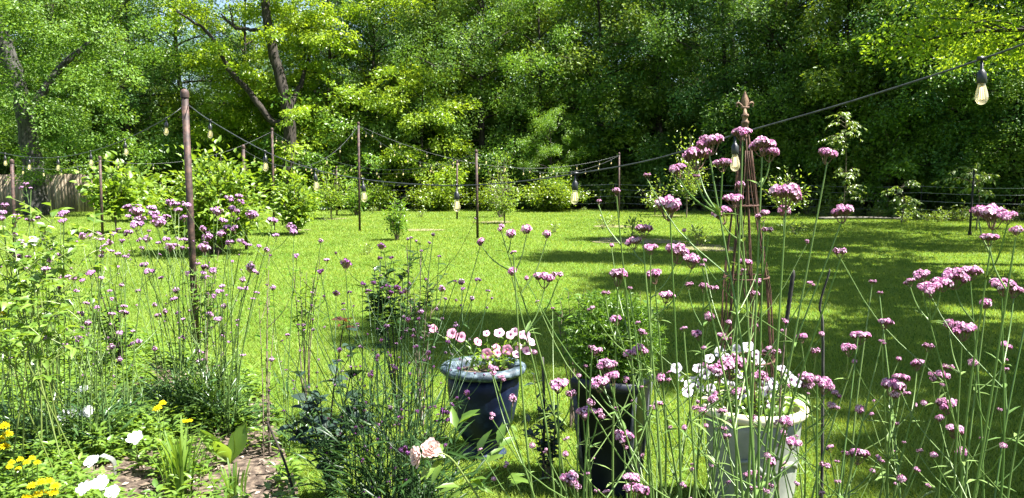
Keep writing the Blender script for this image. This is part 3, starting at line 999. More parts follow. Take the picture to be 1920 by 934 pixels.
# ------------------------------------------------------------------ shrubs and small trees on the lawn
def shrub_parts(seed, w, h, nstem, nleaf, L, W, base=0., full=True, rstem=.012, lean=.35, dense=.45, bottom=.25, D_=None, spreadr=.10):
    """stems fanning from one root, leaves set along their upper lengths; w, h in metres"""
    global RNG
    keep, RNG = RNG, np.random.default_rng(seed)
    st, lf = MB(), MB()
    pts, dirs = [], []
    for k in range(nstem):
        a = k * 2.39996 + rnd(-.4, .4)
        f = math.sqrt((k + .5) / nstem)
        end = np.array([math.cos(a) * w * .5 * f * rnd(.75, 1.08), math.sin(a) * w * .5 * f * rnd(.75, 1.08), h * (1 - .55 * f ** 2.2) * rnd(.78, 1.04)])
        r0 = np.array([math.cos(a), math.sin(a), 0]) * .03 * w
        mid_ = end * np.array([lean, lean, .55]) + r0
        if base:
            c = curve_pts([(0, 0, 0), (rnd(-.02, .02), rnd(-.02, .02), base), mid_ * [1, 1, .5] + [0, 0, base * .6], end], 14)
        else:
            c = curve_pts([r0, mid_, end], 12)
        tube(st, c, np.linspace(rstem, rstem * .25, len(c)), 5, cap=False)
        for q in range(3):
            i0 = int(len(c) * rnd(.35, .85))
            e = c[i0] + norm(rnd(-1, 1, 3) + np.array([0, 0, .5])) * h * rnd(.10, .22)
            tube(st, [c[i0], (c[i0] + e) / 2 + [0, 0, .01], e], [rstem * .4, rstem * .3, rstem * .15], 4, cap=False)
            for u in (.5, 1):
                pts.append(c[i0] + (e - c[i0]) * u); dirs.append(norm(e - c[i0]))
        for u in np.linspace(bottom, 1, 9):
            i1 = min(len(c) - 1, int(u * (len(c) - 1)))
            pts.append(c[i1]); dirs.append(norm(c[i1] - c[max(0, i1 - 1)]))
    pts, dirs = np.array(pts), np.array(dirs)
    idx = RNG.integers(0, len(pts), nleaf)
    P = pts[idx] + RNG.normal(size=(nleaf, 3)) * spreadr * np.array([1, 1, .7])
    P[:, 2] = np.abs(P[:, 2]) + .02
    out = P * np.array([1, 1, .2])
    D = norm(norm(out) * .7 + .9 * unit(nleaf) + dirs[idx] * .5 + np.array([0, 0, .05]))
    N = norm(np.array([0, 0, 1.]) + .6 * unit(nleaf) + .25 * norm(out))
    ct = rnd(0, 1, len(pts))
    Ls = L * rnd(.6, 1.2, nleaf)
    (leaf_full if full else leaf_quads)(lf, P, D, N, Ls, Ls * W / L, np.clip(.4 * ct[idx] + rnd(0, .6, nleaf), 0, 1))
    RNG = keep
    return st, lf


def shrub(name, label, cat, p, leaf, bark='twig', rz=0, group=None, **kw):
    t = thing(name, label, cat, tuple(p), rz, group)
    st, lf = shrub_parts(**kw)
    st.build("stem", M[bark], t, smooth=True)
    lf.build("foliage", M[leaf], t)
    return t


G = ground
shrub("lawn_shrub", "largest round leafy lawn shrub, behind the thick ball-capped post", "shrub", G(405, 476), 'shrub', seed=1, w=2.7, h=2.15, nstem=34, nleaf=6500, L=.15, W=.075, rstem=.016, spreadr=.14)
shrub("lawn_shrub", "second largest round lawn shrub with pale leaf tips, next to the largest one", "shrub", G(553, 440), 'shrub', seed=2, w=1.55, h=1.75, nstem=20, nleaf=2300, L=.15, W=.075, spreadr=.13)
shrub("fig_bush", "small pale green fig bush with big leaves around a rusty post", "shrub", G(218, 438) , 'shrub', seed=3, w=1.9, h=2.15, nstem=16, nleaf=1300, L=.20, W=.14, base=.75, bottom=.4, spreadr=.16)
shrub("fig_bush", "pale leafy bush with big leaves behind the fig bush, next to the plank fence", "shrub", G(262, 415), 'shrub', seed=31, w=2.4, h=2.0, nstem=14, nleaf=1300, L=.20, W=.14, spreadr=.18)
shrub("mulched_tree", "slender young tree with forked bare stem in a small mulch ring", "tree", G(621, 411), 'shrub', seed=4, w=1.9, h=2.15, nstem=12, nleaf=1300, L=.14, W=.06, base=.55, bottom=.45, rstem=.02, spreadr=.16)
shrub("lawn_shrub", "small upright dark shrub alone on the open lawn, its root in pinkish mulch", "shrub", G(744, 451), 'elm', seed=5, w=.75, h=1.1, nstem=12, nleaf=900, L=.085, W=.042, spreadr=.07)
shrub("lawn_shrub", "slim lawn shrub with a bare stem next to the open-grass post and mulch patch", "shrub", G(946, 420), 'shrub', seed=6, w=1.3, h=1.75, nstem=12, nleaf=900, L=.11, W=.05, base=.45, bottom=.4, rstem=.018, spreadr=.13)
shrub("lawn_shrub", "thin reddish-tipped shrub standing taller than the yellow-green hedge", "shrub", G(938, 408), 'sapling', seed=61, w=1.5, h=2.6, nstem=10, nleaf=350, L=.12, W=.05, bottom=.6, rstem=.018, spreadr=.14)
shrub("lawn_shrub", "round pale shrub beyond the tallest post at the lawn's far edge", "shrub", G(708, 396), 'shrub', seed=7, w=2.0, h=1.5, nstem=20, nleaf=1500, L=.14, W=.07, spreadr=.14)
shrub("lawn_shrub", "pale bushy shrub behind the short far post", "shrub", G(668, 404), 'elm', seed=71, w=1.5, h=1.5, nstem=16, nleaf=1200, L=.12, W=.06, spreadr=.14)
shrub("hedge_bush", "wide yellow-green bush behind the hedge post", "hedge", G(818, 396), 'hedge', seed=8, w=3.6, h=1.35, nstem=44, nleaf=5200, L=.13, W=.07, spreadr=.17, bottom=.15)
shrub("hedge_bush", "rounded yellow-green bush behind the lamp hanging at mid lawn", "hedge", G(1032, 397), 'hedge', seed=9, w=3.7, h=1.55, nstem=48, nleaf=6000, L=.13, W=.07, spreadr=.17, bottom=.12)
shrub("hedge_bush", "low yellow-green bush joining the two hedge bushes behind the open-grass post", "hedge", G(918, 396), 'hedge', seed=91, w=2.2, h=1.25, nstem=24, nleaf=2200, L=.12, W=.06, spreadr=.16, bottom=.12)
shrub("sapling_tree", "tall thin sapling with bright yellow leaves among dark woods next to the trellis", "tree", G(1287, 408), 'sapling', seed=10, w=1.8, h=3.9, nstem=11, nleaf=900, L=.13, W=.06, base=1.0, bottom=.35, rstem=.022, spreadr=.16)
shrub("sapling_tree", "low sapling with sparse pale leaves before the wire fence, next to the tall thin sapling", "tree", G(1228, 403), 'sapling', seed=11, w=1.9, h=1.9, nstem=9, nleaf=380, L=.14, W=.07, base=.3, bottom=.4, rstem=.015, spreadr=.13)
shrub("sapling_tree", "bright sapling with sparse leaves seen just beyond the trellis rods", "tree", G(1470, 412), 'sapling', seed=12, w=2.0, h=2.2, nstem=11, nleaf=500, L=.14, W=.065, base=.5, bottom=.4, rstem=.018, spreadr=.15)


def tiered(label, p, h, tiers, seed, w=1.0):
    global RNG
    keep, RNG = RNG, np.random.default_rng(seed)
    t = thing("tiered_sapling", label, "tree", tuple(p))
    st, lf = MB(), MB()
    c = curve_pts([(0, 0, 0), (.05, 0, h * .5), (-.05, 0, h * .98)], 12)
    tube(st, c, np.linspace(.022, .006, len(c)), 6)
    for (zf, r, cx) in tiers:
        for k in range(11):
            a = k * 2.4 + rnd(-.3, .3)
            b0 = np.array([np.interp(zf, np.linspace(0, 1, len(c)), c[:, 0]), 0, zf * h - .12])
            ln_ = r * rnd(.6, 1.1)
            d = np.array([math.cos(a), math.sin(a) * .8, 0])
            zt = rnd(-.42, .22)
            br = [b0 + [0, 0, zt], b0 + d * ln_ * .5 + [cx * .5, 0, .18 + zt], b0 + d * ln_ + [cx, 0, .06 + zt * 1.3 + rnd(-.15, .12)]]
            bc = curve_pts(br, 8)
            tube(st, bc, np.linspace(.007, .002, len(bc)), 4, cap=False)
            n_ = 16
            u = rnd(.25, 1, n_)
            P = np.stack([np.interp(u, np.linspace(0, 1, len(bc)), bc[:, q]) for q in range(3)], -1)
            sg = np.where(np.arange(n_) % 2, 1, -1)
            S = np.array([-d[1], d[0], 0])
            D = norm(S * sg[:, None] + d * .6 + .5 * unit(n_) + np.array([0, 0, -.55]))
            leaf_full(lf, P, D, norm(np.array([0, -.35, 1.]) + .6 * unit(n_)), rnd(.10, .17, n_), rnd(.045, .068, n_), rnd(.3, 1, n_))
    RNG = keep
    st.build("stem", M['twig'], t, smooth=True)
    lf.build("foliage", M['sapling'], t)


tiered("sapling with bright leaves in two flat tiers, lit against the dark wood", G(1580, 411), 4.05, [(.97, .6, -.1), (.86, .95, -.15), (.74, .5, -.5), (.46, .6, 0), (.30, .6, .3)], 41)
tiered("short tiered sapling in the weeds before the wire fence, next to the thin black stake", G(1690, 418), 1.3, [(.95, .7, .1), (.7, .5, .2)], 42)
tiered("short spreading sapling directly behind the thin black stake", G(1830, 432), 1.9, [(.95, .85, -.4), (.75, .6, .1)], 43)

# low weeds and small plants along the lawn edge and on the lawn
weed_meshes = []
for k in range(4):
    st, lf = shrub_parts(seed=60 + k, w=.8, h=.55, nstem=10, nleaf=130, L=.10, W=.045, spreadr=.07, bottom=.15, rstem=.006)
    weed_meshes.append((st.mesh("stem", M['twig']), lf.mesh("foliage", M['sapling'])))


def weed(p, label, group, sc=1., k=0, name="weed_clump"):
    t = thing(name, label, "weed", tuple(p), rr_.uniform(0, 6), group, (sc, sc, sc * rr_.uniform(.8, 1.2)))
    link("stem", weed_meshes[k % 4][0], t)
    link("foliage", weed_meshes[k % 4][1], t)


for k in range(34):
    px = 1500 + 420 * (k + rr_.random()) / 34
    x, y = edge_at(px)
    s = 1 - rr_.uniform(-.02, .10)
    weed((x * s, y * s, 0), "pale weed clump in the rough strip before the wire fence on the shaded side", "weeds in the rough strip", rr_.uniform(.6, 1.3), k)
for k in range(22):
    px = 690 + 800 * (k + rr_.random()) / 22
    x, y = edge_at(px)
    s = 1 - rr_.uniform(-.01, .03)
    weed((x * s, y * s, 0), "small weed clump along the sunny far rim of the lawn", "weeds on the sunny rim", rr_.uniform(.35, .8), k)
for px, py, sc, lab in [(1190, 448, 1.2, "wispy pale plant on the biggest straw mulch patch"), (1130, 430, .8, "wispy low plant on the straw mulch patch near the post"), (1150, 425, .8, "leafy tuft at the foot of the post before the wire fence"),
                        (1040, 437, .7, "wispy grey-green plant alone on the sunny lawn under the hanging lamp"), (790, 408, .7, "thin twiggy plant in front of the wide hedge bush"), (700, 400, .6, "tiny plant before the round pale shrub"),
                        (1492, 440, 1.1, "twiggy half-bare plant on the shaded lawn beyond the trellis"), (1310, 462, 1.1, "pale grassy plant at the edge of the tree shade, half hidden by verbena"), (610, 415, .4, "tiny tuft at the foot of the slender mulched tree"),
                        (690, 478, .5, "tiny bent seedling in a bare spot of the lawn")]:
    p = G(px, py)
    weed(p, lab, None, sc, int(px), "lawn_plant")

# ------------------------------------------------------------------ pots
def soil_disc(parent, r, z):
    b = MB()
    lathe(b, [(r, z), (r * .6, z + .015), (.001, z + .02)], 24)
    return b.build("soil", M['soil'], parent)


# blue urn with a flared rim on a foot
ux, uy = at(906, 700, 4.55).x, 4.55
urn = thing("blue_urn", "dark blue glazed urn with a worn pale-blue flared rim", "urn", (ux, uy, 0))
b = MB()
lathe(b, [(.0001, .095), (.095, .095), (.118, .105), (.150, .15), (.180, .23), (.202, .33), (.212, .42), (.208, .488), (.178, .488), (.176, .44), (.12, .42), (.0001, .42)], 40)
b.build("body", M['blue_glaze'], urn, smooth=True)
b = MB()
lathe(b, [(.190, .482), (.205, .494), (.238, .502), (.250, .514), (.253, .530), (.244, .545), (.222, .552), (.190, .546), (.176, .520), (.174, .486)], 40,
      wob=lambda a: 1 + .012 * np.sin(12 * a))
b.build("rim", M['blue_rim'], urn, smooth=True)
b = MB()
lathe(b, [(.0001, .0), (.135, .0), (.138, .025), (.115, .04), (.09, .055), (.085, .08), (.092, .098), (.0001, .098)], 32)
b.build("foot", M['blue_glaze'], urn, smooth=True)
soil_disc(urn, .174, .50)

# tall square dark planter
dx, dy = at(1150, 700, 4.05).x, 4.05
pl = thing("tall_planter", "tall dark navy square tapered planter topped by feathery fern", "planter", (dx, dy, 0), math.radians(-24))
b = MB()
def ring(h, z):
    return [(-h, -h, z), (h, -h, z), (h, h, z), (-h, h, z)]
prof = [(.115, 0), (.160, .56), (.172, .565), (.174, .615), (.150, .617), (.146, .55)]
v = sum([ring(h, z) for h, z in prof], [])
q = []
for k in range(len(prof) - 1):
    for e in range(4):
        e2 = (e + 1) % 4
        q.append((k * 4 + e, k * 4 + e2, k * 4 + 4 + e2, k * 4 + 4 + e))
q.append((len(prof) * 4 - 4, len(prof) * 4 - 3, len(prof) * 4 - 2, len(prof) * 4 - 1))
b.add(v, q)
b.build("body", M['navy'], pl)
b = MB()
for sx in (-1, 1):
    for sy in (-1, 1):
        tube(b, [(sx * .117, sy * .117, .005), (sx * .1605, sy * .1605, .562)], .012, 6)
b.build("corner_trim", M['navy_edge'], pl)
b = MB()
box(b, (-.142, -.142, .545), (.142, .142, .59))
b.build("soil", M['soil'], pl)

# cream pot with relief
cx, cy = at(1412, 770, 3.75).x, 3.75
pot = thing("cream_pot", "large cream ceramic pot with a relief rosette and rolled rim", "pot", (cx, cy, 0))
b = MB()
lathe(b, [(.0001, .0), (.186, .0), (.194, .02), (.200, .10), (.213, .30), (.223, .46), (.226, .505), (.212, .505), (.208, .46), (.0001, .455)], 48)
b.build("body", M['cream'], pot, smooth=True)
b = MB()
lathe(b, [(.224, .500), (.246, .508), (.256, .522), (.255, .540), (.244, .552), (.226, .552), (.212, .540), (.210, .500)], 48)
b.build("rim", M['cream_rim'], pot, smooth=True)
soil_disc(pot, .209, .47)


def on_pot(ang, z, out=0.004):
    r = np.interp(z, [0, .02, .10, .30, .46, .505], [.186, .194, .200, .213, .223, .226]) + out
    return np.array([r * math.sin(ang), -r * math.cos(ang), z])


b = MB()
for r_ in (.046, .035, .023, .011):
    pts = [on_pot(-.28 + r_ * math.cos(a) / .2, .215 + r_ * math.sin(a) * 1.2) for a in np.linspace(0, 2 * PI, 25)]
    tube(b, pts, .0062, 6, cap=False)
tube(b, [on_pot(-.28, .215, -.01), on_pot(-.28, .215, .008)], [.006, .004], 8)
b.build("rosette", M['cream'], pot, smooth=True)
b = MB()
pts = [on_pot(-.75 + 1.0 * u, .285 + .045 * math.sin(PI * min(1, u * 1.4)) - .06 * max(0, u - .5)) for u in np.linspace(0, 1, 18)]
tube(b, pts, [.006 + .006 * math.sin(PI * u) for u in np.linspace(0, 1, 18)], 8)
pts = [on_pot(.95 - .75 * u, .27 + .04 * math.sin(PI * u)) for u in np.linspace(0, 1, 14)]
tube(b, pts, [.006 + .006 * math.sin(PI * u) for u in np.linspace(0, 1, 14)], 8)
b.build("garland", M['cream'], pot, smooth=True)

# rusty obelisk trellis standing in the cream pot
ob = thing("obelisk_trellis", "rusty rod obelisk trellis with a spear-shaped finial, standing in the cream pot", "trellis", (cx - .022, cy + .02, .46))
ob.rotation_euler = (0, -.034, 0)
HT = at(1400, 243, cy).z - .46
def ob_r(z):
    return np.interp(z / HT, [0, .25, .45, .64, .8, 1.0], [.145, .122, .110, .076, .046, .015])
rods = MB()
for k in range(7):
    a = k * 2 * PI / 7 + .2
    tube(rods, [(ob_r(z) * math.cos(a), ob_r(z) * math.sin(a), z) for z in np.linspace(0, HT, 14)], .0034, 6)
rods.build("upright_rod", M['rust_wire'], ob, smooth=True)
lat = MB()
for k in range(5):
    for sg in (1, -1):
        a0 = k * 2 * PI / 5 + .2
        tube(lat, [((ob_r(z) + .004) * math.cos(a0 + sg * 1.9 * z / HT), (ob_r(z) + .004) * math.sin(a0 + sg * 1.9 * z / HT), z) for z in np.linspace(.02, HT * .93, 22)], .0029, 5)
lat.build("lattice_rod", M['rust_wire'], ob, smooth=True)
for zf in (.215, .50, .745):
    rg = MB()
    z = zf * HT
    tube(rg, [(ob_r(z) * 1.05 * math.cos(a), ob_r(z) * 1.05 * math.sin(a), z) for a in np.linspace(0, 2 * PI, 25)], .0046, 6, cap=False)
    rg.build("hoop", M['rust_wire'], ob, smooth=True)
fn = MB()
lathe(fn, [(.017, -.03), (.017, .03), (.021, .034), (.021, .044), (.014, .048), (.014, .066), (.020, .070), (.020, .080), (.011, .085), (.010, .115), (.0001, .115)], 14)
# spear: diamond section
zz = [.095, .125, .150, .175, .205]
wd = [.009, .014, .0235, .014, .001]
v = []
for z, w_ in zip(zz, wd):
    v += [(w_, 0, z), (0, .008, z), (-w_, 0, z), (0, -.008, z)]
q = [(k * 4 + e, k * 4 + (e + 1) % 4, k * 4 + 4 + (e + 1) % 4, k * 4 + 4 + e) for k in range(4) for e in range(4)]
fn.add(v, q)
for sg in (1, -1):
    pts = curve_pts([(0, 0, .108), (sg * .018, 0, .128), (sg * .036, 0, .142), (sg * .046, 0, .134), (sg * .040, 0, .120)], 14)
    tube(fn, pts, np.linspace(.007, .0045, len(pts)), 7)
box(fn, (-.022, -.010, .112), (.022, .010, .122))
fo = fn.build("finial", M['finial'], ob, (0, 0, HT), smooth=False)
fo.scale = (.86, .86, .9)

# ------------------------------------------------------------------ flowers
def petunia_mesh(name, mat, R, seed):
    mb = MB()
    seg = 20
    a = np.arange(seg) / seg * 2 * PI
    lob = 1 + .13 * np.abs(np.cos(2.5 * a)) - .06
    rs = np.random.default_rng(seed)
    rings = [(.05, -.75, 0), (.12, -.35, 0), (.34, -.06, .25), (.72, .03, .75), (1., -.02, 1.)]
    v, c = [], []
    for k, (r, z, tn) in enumerate(rings):
        l = lob if k >= 3 else 1 + 0 * a
        zz_ = z + (.09 * np.sin(5 * a + 1) + .05 * rs.normal(size=seg) if k == 4 else 0 * a)
        v.append(np.stack([r * R * l * np.cos(a), r * R * l * np.sin(a), zz_ * R], -1))
        c += [tn] * seg
    n = len(rings)
    i, j = np.meshgrid(np.arange(n - 1), np.arange(seg), indexing='ij')
    j2 = (j + 1) % seg
    mb.add(np.concatenate(v), np.stack([i * seg + j, i * seg + j2, (i + 1) * seg + j2, (i + 1) * seg + j], -1).reshape(-1, 4), None, c)
    return mb.mesh(name, mat, True)


def aim(o, d):
    o.rotation_mode = 'QUATERNION'
    o.rotation_quaternion = Vector(tuple(d)).to_track_quat('Z', 'Y')


def petunias(label, base, spots, mats, leafr, nleaf, seed):
    """spots: world points of blooms"""
    global RNG
    keep, RNG = RNG, np.random.default_rng(seed)
    t = thing("petunia_plant", label, "flower", tuple(base))
    st, lf = MB(), MB()
    ms = [petunia_mesh("bloom", m, 1.0, seed + k) for k, m in enumerate(mats)]
    for k, (p, R, mi, dr) in enumerate(spots):
        q = np.array(tuple(p - base))
        dr = norm(np.array(dr, float) + rnd(-.55, .55, 3))
        o = link("bloom", ms[mi], t, tuple(q), 0, R)
        aim(o, dr)
        root = np.array([q[0] * .25, q[1] * .25, 0])
        c = curve_pts([root, q * [.65, .65, .6], q - dr * R * .7], 8)
        tube(st, c, .0022, 5, cap=False)
        n_ = 7
        u = rnd(.15, .95, n_)
        P = np.stack([np.interp(u, np.linspace(0, 1, len(c)), c[:, w_]) for w_ in range(3)], -1)
        leaf_full(lf, P, unit(n_) + np.array([0, 0, .2]), norm(np.array([0, 0, 1.]) + .5 * unit(n_)), rnd(.025, .05, n_), rnd(.014, .024, n_), rnd(0, 1, n_))
    n_ = nleaf
    an = rnd(0, 2 * PI, n_)
    r_ = leafr * np.sqrt(rnd(0, 1, n_))
    P = np.stack([r_ * np.cos(an), r_ * np.sin(an), rnd(.0, .12, n_)], -1)
    leaf_full(lf, P, unit(n_) + np.array([0, 0, .3]), norm(np.array([0, 0, 1.]) + .6 * unit(n_)), rnd(.03, .06, n_), rnd(.015, .028, n_), rnd(0, 1, n_))
    st.build("stem", M['stem'], t)
    lf.build("foliage", M['bed_leaf'], t)
    RNG = keep
    return t


sp = []
for px, py, w_, dy_, mi in [(847, 625, 18, -.05, 0), (864, 632, 18, -.06, 0), (812, 616, 15, 0, 0), (913, 664, 20, -.05, 0), (932, 662, 14, -.08, 0), (951, 656, 18, -.08, 0), (931, 652, 14, .05, 0), (896, 641, 15, 0, 0),
                            (936, 624, 18, 0, 1), (957, 628, 15, -.03, 1), (965, 622, 14, .05, 1), (985, 627, 17, -.02, 1), (995, 640, 18, -.06, 1), (988, 657, 17, -.06, 1), (972, 650, 14, 0, 1), (968, 664, 14, -.06, 1),
                            (912, 625, 12, .08, 1), (977, 628, 13, .06, 1)]:
    sp.append((at(px, py, uy + dy_), w_ * uy / FPX * .55, mi, (.25, -1, .45) if mi == 0 else (.1, -.8, .8)))
petunias("pink and pale petunias spilling up from the blue urn", Vector((ux + .04, uy, .51)), sp, [M['pink_petunia'], M['pale_petunia']], .13, 90, 11)
sp = []
rs = random.Random(3)
for px, py in [(1268, 690), (1275, 708), (1292, 720), (1300, 712), (1322, 700), (1335, 735), (1333, 728), (1310, 725), (1345, 695), (1360, 715), (1372, 725), (1388, 742), (1398, 737), (1340, 752), (1310, 690), (1425, 680), (1418, 665), (1402, 650),
               (1440, 735), (1475, 700), (1485, 712), (1495, 718), (1466, 690), (1450, 720), (1430, 722), (1385, 700), (1365, 672), (1330, 672), (1440, 757), (1290, 735), (1380, 655), (1350, 660)]:
    sp.append((at(px, py, cy + rs.uniform(-.22, .12)), rs.uniform(.021, .031), 0 if rs.random() < .75 else 1, (rs.uniform(-.3, .4), -.8, .6)))
petunias("white petunias with dark throats mounding over the cream pot", Vector((cx, cy, .47)), sp, [M['white_petunia'], M['blush_petunia']], .21, 330, 12)

# fern in the tall planter
fx, fy, fz = dx, dy, .60
fern = thing("foxtail_fern", "mounded feathery green fern growing out of the dark planter", "fern", (fx, fy, fz))
st, lf = MB(), MB()
for k in range(420):
    a = k * 2.39996
    cz = 1 - 1.75 * (k + .5) / 420
    sz = math.sqrt(1 - cz * cz)
    d = np.array([sz * math.cos(a), sz * math.sin(a), cz])
    e = (d * np.array([.245, .245, .25]) + [0, 0, .19]) * rnd(.86, 1.10)
    c = curve_pts([(d[0] * .03, d[1] * .03, 0), e * [.55, .55, .62] + [0, 0, .05], e], 9)
    tube(st, c, .0018, 4, cap=False)
    n_ = 75
    u = rnd(.15, 1, n_)
    P = np.stack([np.interp(u, np.linspace(0, 1, len(c)), c[:, q]) for q in range(3)], -1)
    leaf_quads(lf, P, norm(unit(n_) + .6 * d), unit(n_), rnd(.02, .036, n_), .0055, np.clip(rnd(0, .6, n_) + .4 * u, 0, 1))
st.build("stem", M['fern'], fern)
lf.build("foliage", M['fern'], fern)

# ------------------------------------------------------------------ verbena
def floret(mb, p, n_, r, tint):
    n_ = norm(np.array(n_, float))
    A = norm(np.cross(n_, [.31, .62, .17])); B = np.cross(n_, A)
    a = np.arange(5) / 5 * 2 * PI + rnd(0, 1)
    D = A * np.cos(a)[:, None] + B * np.sin(a)[:, None] + .25 * n_
    leaf_quads(mb, np.repeat(p[None], 5, 0), D, np.repeat(n_[None], 5, 0), r, r * .85, tint)


def head_meshes(subs, seed, lilac=False, dry=False):
    """a lumpy flat-domed flower head of unit width made of tiny florets over dull calyces"""
    global RNG
    keep, RNG = RNG, np.random.default_rng(seed)
    fl_, cl = MB(), MB()
    offs = [np.zeros(3)] if subs == 1 else []
    if subs > 1:
        for k in range(subs):
            a = k * 2.39996 + rnd(-.3, .3)
            r = .40 * math.sqrt((k + .3) / subs)
            offs.append(np.array([r * math.cos(a), r * math.sin(a), -.9 * r * r + rnd(-.08, .09)]))
    sr = .46 if subs == 1 else .50 - .40 * math.sqrt((subs - .7) / subs) + .06
    for o in offs:
        sfull = .15 if dry else rnd(.45, 1.0)
        n_ = int(24 if subs > 1 else 34)
        for k in range(n_):
            f = (k + .5) / n_
            el = math.acos(1 - 1.05 * f)
            a = k * 2.39996
            d = np.array([math.sin(el) * math.cos(a), math.sin(el) * math.sin(a), math.cos(el) * .85])
            p = o + d * sr * rnd(.80, 1.18)
            if rnd(0, 1) < sfull + .25 * d[2]:
                floret(fl_, p, d + rnd(-.3, .3, 3), .080 if subs > 1 else .125, rnd(0, 1) ** 1.3)
            base = o + np.array([0, 0, -sr * .75])
            tube(cl, [base + d * sr * .3, p - d * .01], [.012, .030 if not dry else .045], 4, tint=rnd(0, 1), cap=dry)
        tube(cl, [np.array([0, 0, -.52]), o * .5 + [0, 0, -.40], o + [0, 0, -sr * .6]], [.022, .02, .02], 4, tint=.9, cap=False)
    RNG = keep
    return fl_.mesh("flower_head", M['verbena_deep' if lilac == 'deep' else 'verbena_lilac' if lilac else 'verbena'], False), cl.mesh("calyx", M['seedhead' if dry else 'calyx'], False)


HB = [head_meshes(s, 200 + k) for k, s in enumerate((7, 6, 5, 8))]
HS = [head_meshes(s, 220 + k) for k, s in enumerate((1, 2, 3))]
HL = [head_meshes(s, 240 + k, lilac=True) for k, s in enumerate((5, 4, 1, 3))]
HP = [head_meshes(s, 250 + k, lilac='deep') for k, s in enumerate((1, 3, 2))]
HD = [head_meshes(s, 260 + k, lilac=True, dry=True) for k, s in enumerate((1, 3))]


def verbena(label, root, stems, style='pink', group=None, tuft=60, seed=0, stemr=.0030, extra=1, tr=.13, th=.42, lm='verbena_leaf', sm_='stem'):
    """root: Vector on the ground; stems: list of lists of (point, width)"""
    global RNG
    keep, RNG = RNG, np.random.default_rng(1000 + seed)
    t = thing("verbena_plant", label, "verbena", tuple(root), group=group)
    for heads in stems:
        sm = MB()
        heads = sorted(heads, key=lambda h: -h[0].z)
        lead = np.array(tuple(heads[0][0] - root))
        r0 = np.array([rnd(-.09, .09) + lead[0] * .08, rnd(-.09, .09), 0])
        wob = rnd(-.02, .02, 3)
        hw0 = heads[0][1]
        end0 = lead - [0, 0, hw0 * .5]
        ctrl = [r0, r0 + (end0 - r0) * [.20, .20, .34] + wob, r0 + (end0 - r0) * [.55, .55, .70] - wob * .5, end0]
        C = curve_pts(ctrl, 24)
        hz = np.linalg.norm(end0 - r0)
        rad = stemr * np.interp(np.linspace(0, 1, len(C)), [0, .6, 1], [1.15, .9, .5])
        tone = rnd(.2, .9)
        tube(sm, C, rad, 5, tint=tone, cap=False)
        ends = [(end0, norm(C[-1] - C[-3]), hw0)]
        for p, hw in heads[1:]:
            q = np.array(tuple(p - root))
            q1 = q - [0, 0, hw * .45]
            hd = np.linalg.norm((q - lead)[:2])
            zb = min(q1[2] - .03 - hd * .9, end0[2] - .06)
            zb = max(zb, end0[2] * .25)
            i1 = int(np.argmin(abs(C[:, 2] - zb)))
            b0 = C[i1]
            m_ = b0 + (q1 - b0) * np.array([.62, .62, .45])
            cb = curve_pts([b0, m_, q1], 9)
            tube(sm, cb, np.linspace(stemr * .62, stemr * .42, len(cb)), 5, tint=tone, cap=False)
            ends.append((q1, norm(cb[-1] - cb[-3]), hw))
            if rnd(0, 1) < .6:     # pair of small leaves at the fork
                for sg in (1, -1):
                    leaf_full(sm, b0[None], (norm(q1 - b0) * .6 + sg * np.array([rnd(-1, 1), rnd(-1, 1), .2]))[None], np.array([[0, 0, 1.]]), stemr * 14, stemr * 2.6, tone)
        buds = []
        for e_ in range(extra):
            i1 = int(len(C) * rnd(.35, .85))
            a_ = rnd(0, 2 * PI)
            l_ = hz * rnd(.08, .26)
            q1 = C[i1] + np.array([math.cos(a_) * l_ * .75, math.sin(a_) * l_ * .75, l_ * rnd(.6, 1.)])
            cb = curve_pts([C[i1], C[i1] + (q1 - C[i1]) * [.6, .6, .45], q1], 7)
            tube(sm, cb, np.linspace(stemr * .5, stemr * .3, len(cb)), 5, tint=tone, cap=False)
            for sg in (1, -1):
                dl = np.array([math.cos(a_) * .8 - sg * math.sin(a_), math.sin(a_) * .8 + sg * math.cos(a_), rnd(-.1, .5)])
                leaf_full(sm, C[i1][None], dl[None], np.array([[0, 0, 1.]]), rnd(.03, .07), rnd(.006, .011), tone)
            buds.append((q1, norm(cb[-1] - cb[-3]), rnd(.010, .018)))
        so = sm.build("stem", M[sm_], t, smooth=True)
        for (p, d, hw) in ends + buds:
            dd = norm(d * .5 + np.array([0, 0, 1.]) + rnd(-.18, .18, 3))
            if style == 'pink':
                pool = HB if hw > .033 else HS
            elif style == 'lilac':
                pool = HL
            elif style == 'purple':
                pool = HP
            else:
                pool = HD + ([HL[2]] if hw > .022 else [])
            f, c = pool[int(RNG.integers(len(pool)))]
            h = link("flower_head", f, so, tuple(p + np.array([0, 0, hw * .48])), 0, (hw, hw, hw * rnd(1.0, 1.3)))
            aim(h, dd)
            h.rotation_quaternion = h.rotation_quaternion @ Vector((0, 0, 1)).rotation_difference(Vector((0, 0, 1)))
            link("calyx", c, h)
    if tuft:
        lf = MB()
        P, D, Ls = [], [], []
        for k in range(tuft):
            a = rnd(0, 2 * PI)
            r_ = tr * math.sqrt(rnd(0, 1))
            P.append((r_ * math.cos(a), r_ * math.sin(a), rnd(0, th) * rnd(.15, 1)))
            D.append((math.cos(a) * .8, math.sin(a) * .8, rnd(.2, 1.3)))
            Ls.append(rnd(.08, .17))
        n_ = len(P)
        leaf_full(lf, np.array(P), np.array(D), norm(np.array([0, 0, 1.]) + .5 * unit(n_)), np.array(Ls), np.array(Ls) * (.11 if lm == 'verbena_leaf' else .085), rnd(0, 1, n_), droop=.35)
        lf.build("foliage", M[lm], t)
    RNG = keep
    return t


